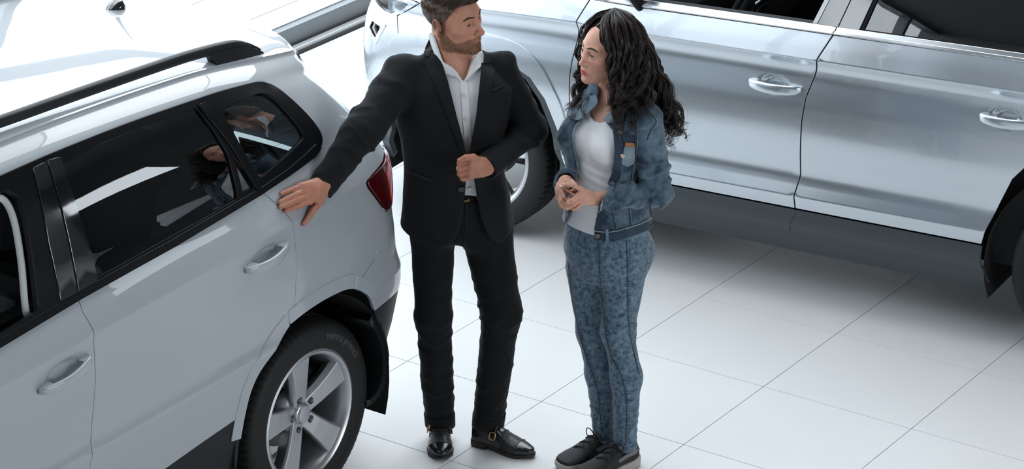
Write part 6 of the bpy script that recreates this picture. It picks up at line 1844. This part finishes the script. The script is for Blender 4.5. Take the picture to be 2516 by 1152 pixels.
    strip('front_edge', jacket, catmull([(1424, 300), (1412, 316), (1409, 346), (1416, 386), (1423, 424)], 5), 6, MAT['denim_light'], jk, off=.004, th=.004)
    strip('waistband', jacket, catmull([(1463, 576), (1500, 579), (1540, 569), (1575, 557), (1600, 546)], 5), 22, MAT['denim_dark'], jk, off=.005, th=.006)
    strip('waistband_seam', jacket, catmull([(1463, 565), (1500, 567), (1540, 557), (1575, 545), (1600, 534)], 5), 2, MAT['stitch'], jk, off=.0065, th=.003)
    strip('waist_tab', jacket, [(1491, 560), (1492, 575), (1493, 591)], 8, MAT['denim_light'], jk, off=.009, th=.005)
    for q in ((1521, 327), (1525, 381), (1471, 577)):
        c = G.az(*q); patch('button', jacket, [(c[0] + .0080*math.cos(t), c[1] + .0080*math.sin(t)) for t in np.linspace(0, 2*np.pi, 17)[:-1]], jk, MAT['metal_button'], ax, off=.0105, thick=.006, step=.004)
    strip('cuff', jacket, catmull([(1462, 452), (1467, 470), (1468, 495), (1462, 519)], 5), 22, MAT['denim_dark'], jk, off=.0035, th=.004)
    strip('cuff_seam', jacket, catmull([(1474, 453), (1479, 471), (1480, 496), (1474, 521)], 5), 2, MAT['stitch'], jk, off=.0045, th=.003)
    patch('pocket_flap', jacket, G.poly([(1528, 334), (1562, 336), (1562, 350), (1530, 350)]), jk, MAT['denim_dark'], ax, off=.004, thick=.004, step=.007)
    patch('pocket_panel', jacket, G.poly([(1533, 362), (1561, 362), (1556, 402), (1541, 410), (1524, 402)]), jk, MAT['denim_light'], ax, off=.003, thick=.003, step=.007)
    tb = patch('leather_tab', jacket, G.poly([(1534, 352), (1561, 352), (1560, 362), (1534, 361)]), jk, MAT['leather_tab'], ax, off=.006, thick=.005, step=.006)
    for px in ([(1563, 330), (1560, 380), (1552, 420), (1548, 452)], [(1530, 300), (1560, 322), (1590, 326)], [(1525, 425), (1516, 450), (1508, 470)], [(1512, 432), (1520, 405), (1535, 350)], [(1503, 515), (1510, 545), (1514, 562)], [(1545, 512), (1547, 535), (1549, 553)], [(1588, 268), (1610, 300), (1597, 322), (1588, 345)], [(1595, 505), (1600, 530)]):
        c = catmull(px, 4); strip('seam', jacket, c, 2.6, MAT['denim_dark'], jk, off=.0007, th=.0014); strip('stitching', jacket, c + np.array((2.8, 0)), .8, MAT['stitch'], jk, off=.0011, th=.0014)
    # ---- phone, held: a thing of its own
    pc = pt(1403, 474, -.222); u = pt(1422, 486, -.222) - pt(1384, 461, -.222); u /= np.linalg.norm(u); v = ax - u*(ax @ u); v /= np.linalg.norm(v); n = np.cross(u, v)
    bm = bmesh.new(); add_box(bm, (-.034, -.020, -.0042), (.034, .115, .0042), None, .003)
    X = Matrix(((u[0], v[0], n[0], 0), (u[1], v[1], n[1], 0), (u[2], v[2], n[2], 0), (0, 0, 0, 1))); bmesh.ops.transform(bm, matrix=X, verts=bm.verts)
    Wd = Matrix.Rotation(G.rz, 4, 'Z'); Wd.translation = G.o
    ph = bm_obj('phone', bm, MAT['copper'], None, True, 40); ph.matrix_world = Wd @ Matrix.Translation(pc)
    tag(ph, 'copper-coloured phone held in both hands of the woman', 'phone')
    sc = box_obj('screen', (-.031, -.016, .0040), (.031, .111, .0046), MAT['screen'], ph); sc.data.transform(X)
    # ring and earring
    rc = H['R']['ring'][0]*.45 + H['R']['ring'][1]*.55; rd = H['R']['ring'][1] - H['R']['ring'][0]; rd /= np.linalg.norm(rd)
    a = np.cross(rd, (0, 0, 1)); a /= np.linalg.norm(a); b = np.cross(rd, a)
    V, F = tube_vf([rc + (a*math.cos(t) + b*math.sin(t))*.0092 for t in np.linspace(0, 2*np.pi, 25)], .0011, 6, cap=False); mesh_vf('finger_ring', V, F, MAT['gold'], body)
    ec = pt(1512, 182, -.11); V, F = tube_vf([ec + np.array((.0045*math.cos(t), 0, .006*math.sin(t))) for t in np.linspace(0, 2*np.pi, 17)], .0009, 6, cap=False); mesh_vf('earring', V, F, MAT['chrome'], body)
    # ---- hair: a soft mass carrying curled locks
    mass = [(pt(1514, 100, .010), .088), (pt(1545, 150, .01), .084), (pt(1565, 205, .005), .072), (pt(1588, 255, .02), .054), (pt(1608, 305, .04), .034)]
    front = [(pt(1530, 130, -.075), .050), (pt(1535, 190, -.095), .044), (pt(1530, 245, -.115), .034), (pt(1522, 290, -.135), .022)]
    farl = [(pt(1462, 90, .045), .034), (pt(1452, 150, .065), .026), (pt(1446, 210, .065), .024), (pt(1432, 255, .0), .016)]
    faceplane = lambda P: toH(P)
    def hmass(P):
        Qh_ = toH(P)
        d = ellip(Qh_, (0, -.024, .038), (.0775, .0955, .0845))*hsc; d = smax(d, -cone(Qh_, (.012, .085, .088), (.006, -.05, .134), .0035)*hsc, .006)
        for L_ in (mass, front, farl):
            d = smin(d, chain(P, [c for c, r in L_], [r for c, r in L_], .03), .03)
        d = d + .004*vnoise(P*np.array((1, 1, .6)), 34, 15)*sstep(1.58, 1.50, P[:, 2])
        # face opening
        op = ellip(Qh_, (.0, .105, -.022), (.066, .085, .100))*hsc
        return smax(smax(d, -op, .012), -(head(P)*0 + op), .01)
    hm = sdf_mesh('hair', hmass, np.array((-.20, -.22, 1.17)), np.array((.24, .22, 1.76)), .0045, MAT['hair_mass'], body)
    # guides: (root in head space, then pixels with depth)
    guides = []
    gA = [[(1512, 24, .03), (1545, 42, .04), (1572, 85, .04), (1592, 140, .03), (1612, 195, .03), (1634, 245, .05), (1648, 300, .07), (1650, 362, .08)],
          [(1512, 24, .0), (1550, 48, -.01), (1582, 105, -.03), (1602, 170, -.04), (1622, 225, -.05), (1640, 275, -.03), (1658, 322, .0), (1670, 296, .0)],
          [(1510, 24, -.02), (1545, 50, -.055), (1564, 105, -.085), (1574, 175, -.095), (1582, 235, -.115), (1592, 280, -.125)],
          [(1510, 24, -.03), (1532, 52, -.075), (1545, 105, -.100), (1550, 165, -.115), (1545, 230, -.135), (1530, 285, -.160), (1534, 330, -.165)],
          [(1508, 25, -.02), (1510, 55, -.080), (1516, 100, -.108), (1528, 150, -.112), (1532, 200, -.125), (1522, 255, -.150), (1514, 315, -.162)],
          [(1506, 25, -.01), (1486, 52, -.070), (1492, 92, -.105), (1508, 140, -.115), (1518, 200, -.130), (1540, 255, -.148), (1548, 290, -.152)],
          [(1504, 25, .03), (1470, 40, .03), (1446, 66, .03), (1438, 110, .06), (1438, 165, .07), (1432, 215, .04), (1414, 262, -.01), (1404, 288, -.02)],
          [(1504, 25, .05), (1468, 44, .06), (1444, 80, .07), (1440, 130, .085), (1444, 180, .085), (1448, 220, .05), (1440, 255, .0), (1428, 288, -.03)],
          [(1514, 26, .06), (1550, 60, .08), (1574, 120, .095), (1592, 185, .11), (1612, 240, .12), (1628, 292, .12), (1640, 345, .11)],
          [(1500, 25, .01), (1472, 36, .0), (1452, 58, .005), (1440, 92, .03), (1434, 130, .06), (1436, 175, .07), (1426, 225, .03)]]
    wts = [30, 26, 30, 30, 26, 22, 20, 18, 18, 14]
    ref = []
    for gi, (g, n) in enumerate(zip(gA, wts)):
        base = catmull([pt(*q) for q in g], 10)
        for k in range(n):
            o0 = rng.normal(0, 1, 3)*np.array((.010, .016, .006)); o1 = rng.normal(0, 1, 3)*np.array((.022, .024, .018))
            cut = rng.uniform(.74, 1.0); m = int(len(base)*cut); s = np.linspace(0, 1, m)[:, None]
            c = base[:m] + (o0*(1 - s) + o1*s)*np.clip(.25 + s*2.2, 0, 1)
            c = catmull(c, 2); s = np.linspace(0, 1, len(c)); T = np.gradient(c, axis=0); T /= np.linalg.norm(T, axis=1, keepdims=True)
            A_ = np.cross(T, (0.2, .3, 1.)); A_ /= np.linalg.norm(A_, axis=1, keepdims=True); B_ = np.cross(T, A_)
            ln = np.concatenate([[0], np.cumsum(np.linalg.norm(np.diff(c, axis=0), axis=1))]); ph = ln*2*np.pi/rng.uniform(.075, .115) + rng.uniform(0, 6.3)
            am = .0012 + .0125*sstep(.22, .85, s)*rng.uniform(.6, 1.35)
            c = c + A_*(am*np.cos(ph))[:, None] + B_*(am*np.sin(ph))[:, None]
            # keep off the skull
            q = toH(c); e_ = ellip(q, (0, -.022, .040), (.083, .103, .090))*hsc
            push = np.clip(.0045 - e_, 0, .03)[:, None]; nrm = (q - np.array((0, -.022, .040))); nrm /= np.linalg.norm(nrm, axis=1, keepdims=True); c = c + (nrm @ HR.T)*push
            ref.append((c, rng.uniform(.0030, .0050)))
    cs, rs = [], []
    for c, r in ref:                                     # each lock: many hairs that spread towards the tip
        m = len(c); s = np.linspace(0, 1, m)[:, None]
        for k in range(10):
            o = rng.normal(0, .0026, 3); w_ = rng.normal(0, .0038, 3)
            cs.append(c + o*(.5 + .5*s) + w_*s*s); rs.append(r*rng.uniform(.26, .5))
        if rng.random() < .5: cs.append(c + rng.normal(0, .006, 3)*s + rng.normal(0, .006, 3)*s*s); rs.append(.0006)
    h1 = strands('hair_lock', cs[::2], rs[::2], MAT['hair_black'], hm, 4)
    h2 = strands('hair_lock', cs[1::2], rs[1::2], MAT['hair_tip'], hm, 4)
    # ---- trainers
    for (hl_, tl_, an) in ((pt(1505, 1108, .105), pt(1368, 1163, -.045), anR), (pt(1562, 1137, .035), pt(1442, 1195, -.105), anL)):
        h0 = np.array((hl_[0], hl_[1], 0.)); d = np.array((tl_[0], tl_[1], 0.)) - h0; d /= np.linalg.norm(d); L = .248
        h0 = np.array((an[0], an[1], 0)) - d*.048
        Rm = np.stack([np.array((d[1], -d[0], 0)), d, np.array((0, 0, 1.))], 1); loc = lambda P: (P - h0) @ Rm
        wid = lambda y: np.interp(y/L, [-.03, 0, .05, .15, .35, .55, .75, .88, .96, 1.0, 1.02], [.006, .022, .030, .035, .034, .041, .046, .041, .030, .016, .004])
        top = lambda y: np.interp(y/L, [-.02, .05, .16, .30, .40, .55, .70, .85, .95, 1.02], [.084, .086, .070, .078, .090, .076, .060, .050, .043, .034])
        def up(P):
            q = loc(P); y = q[:, 1]; w_ = wid(y); zc = .038; r = np.maximum(top(y) - zc, .004)
            n_ = ((np.abs(q[:, 0])/np.maximum(w_, .003))**2.2 + np.abs(np.clip(q[:, 2] - zc, 0, 1)/r)**2.1)**(1/2.15)
            e = (n_ - 1)*np.minimum(w_, r)*.8; e = smax(e, .022 - q[:, 2], .004); e = smax(e, np.maximum(-.004 - y, y - L*.995), .012)
            return smax(e, -cone(P, an - (0, 0, .035), an + (0, 0, .08), .030, .040), .004)
        def so(P):
            q = loc(P); w_ = wid(q[:, 1]) + .006; e = smax(np.abs(q[:, 0]) - w_, np.maximum(-.010 - q[:, 1], q[:, 1] - L*1.015), .014)
            zt = np.interp(q[:, 1]/L, [0, .15, .5, 1.0], [.040, .034, .028, .030]); zb = np.interp(q[:, 1]/L, [0, .8, 1.02], [0, 0, .012])
            return smax(e, np.maximum(zb - q[:, 2], q[:, 2] - zt), .006)
        e0 = h0 + d*L; bl = np.minimum(h0, e0) - .07; bh = np.maximum(h0, e0) + .07; bl[2] = -.012; bh[2] = .13
        sh = sdf_mesh('trainer', up, bl, bh, .003, MAT['sneaker'], body); sdf_mesh('trainer_sole', so, bl, bh, .0032, MAT['sneaker_sole'], sh)
        # grey heel and side overlays, laces
        for sgn in (1, -1):
            pts = []
            for a_, (y0, z0) in enumerate([(-.004, .050), (.03, .062), (.07, .058), (.11, .050)]):
                w_ = wid(y0)*1.02; pts.append(h0 + Rm @ np.array((sgn*w_*(.97 - .012*a_), y0, z0)))
            v, f = tube_vf(catmull(pts, 4), .010, 8, flat=.14, up=Rm[:, 0]*sgn); mesh_vf('side_overlay', v, f, MAT['sneaker_grey'], sh)
        for i in range(6):
            yy = L*(.36 + .055*i); h = top(yy)
            pts = [h0 + Rm @ np.array((x, yy + .010*(1 if i % 2 else -1)*x/.02, h - .5*x*x/.02 + .003)) for x in np.linspace(-.021, .021, 7)]
            v, f = tube_vf(pts, .0022, 6); mesh_vf('lace', v, f, MAT['lace'], sh)
        k0 = h0 + Rm @ np.array((0, L*.36, top(L*.36) + .004))
        for a_ in (1, -1):
            pts = catmull([k0, k0 + Rm @ np.array((a_*.018, .006, .020)), k0 + Rm @ np.array((a_*.040, .004, .014)), k0 + Rm @ np.array((a_*.030, .010, -.006)), k0 + Rm @ np.array((a_*.004, .004, .002))], 6)
            v, f = tube_vf(pts, .0019, 6); mesh_vf('lace_bow', v, f, MAT['lace'], sh)
    return body
woman = build_woman()
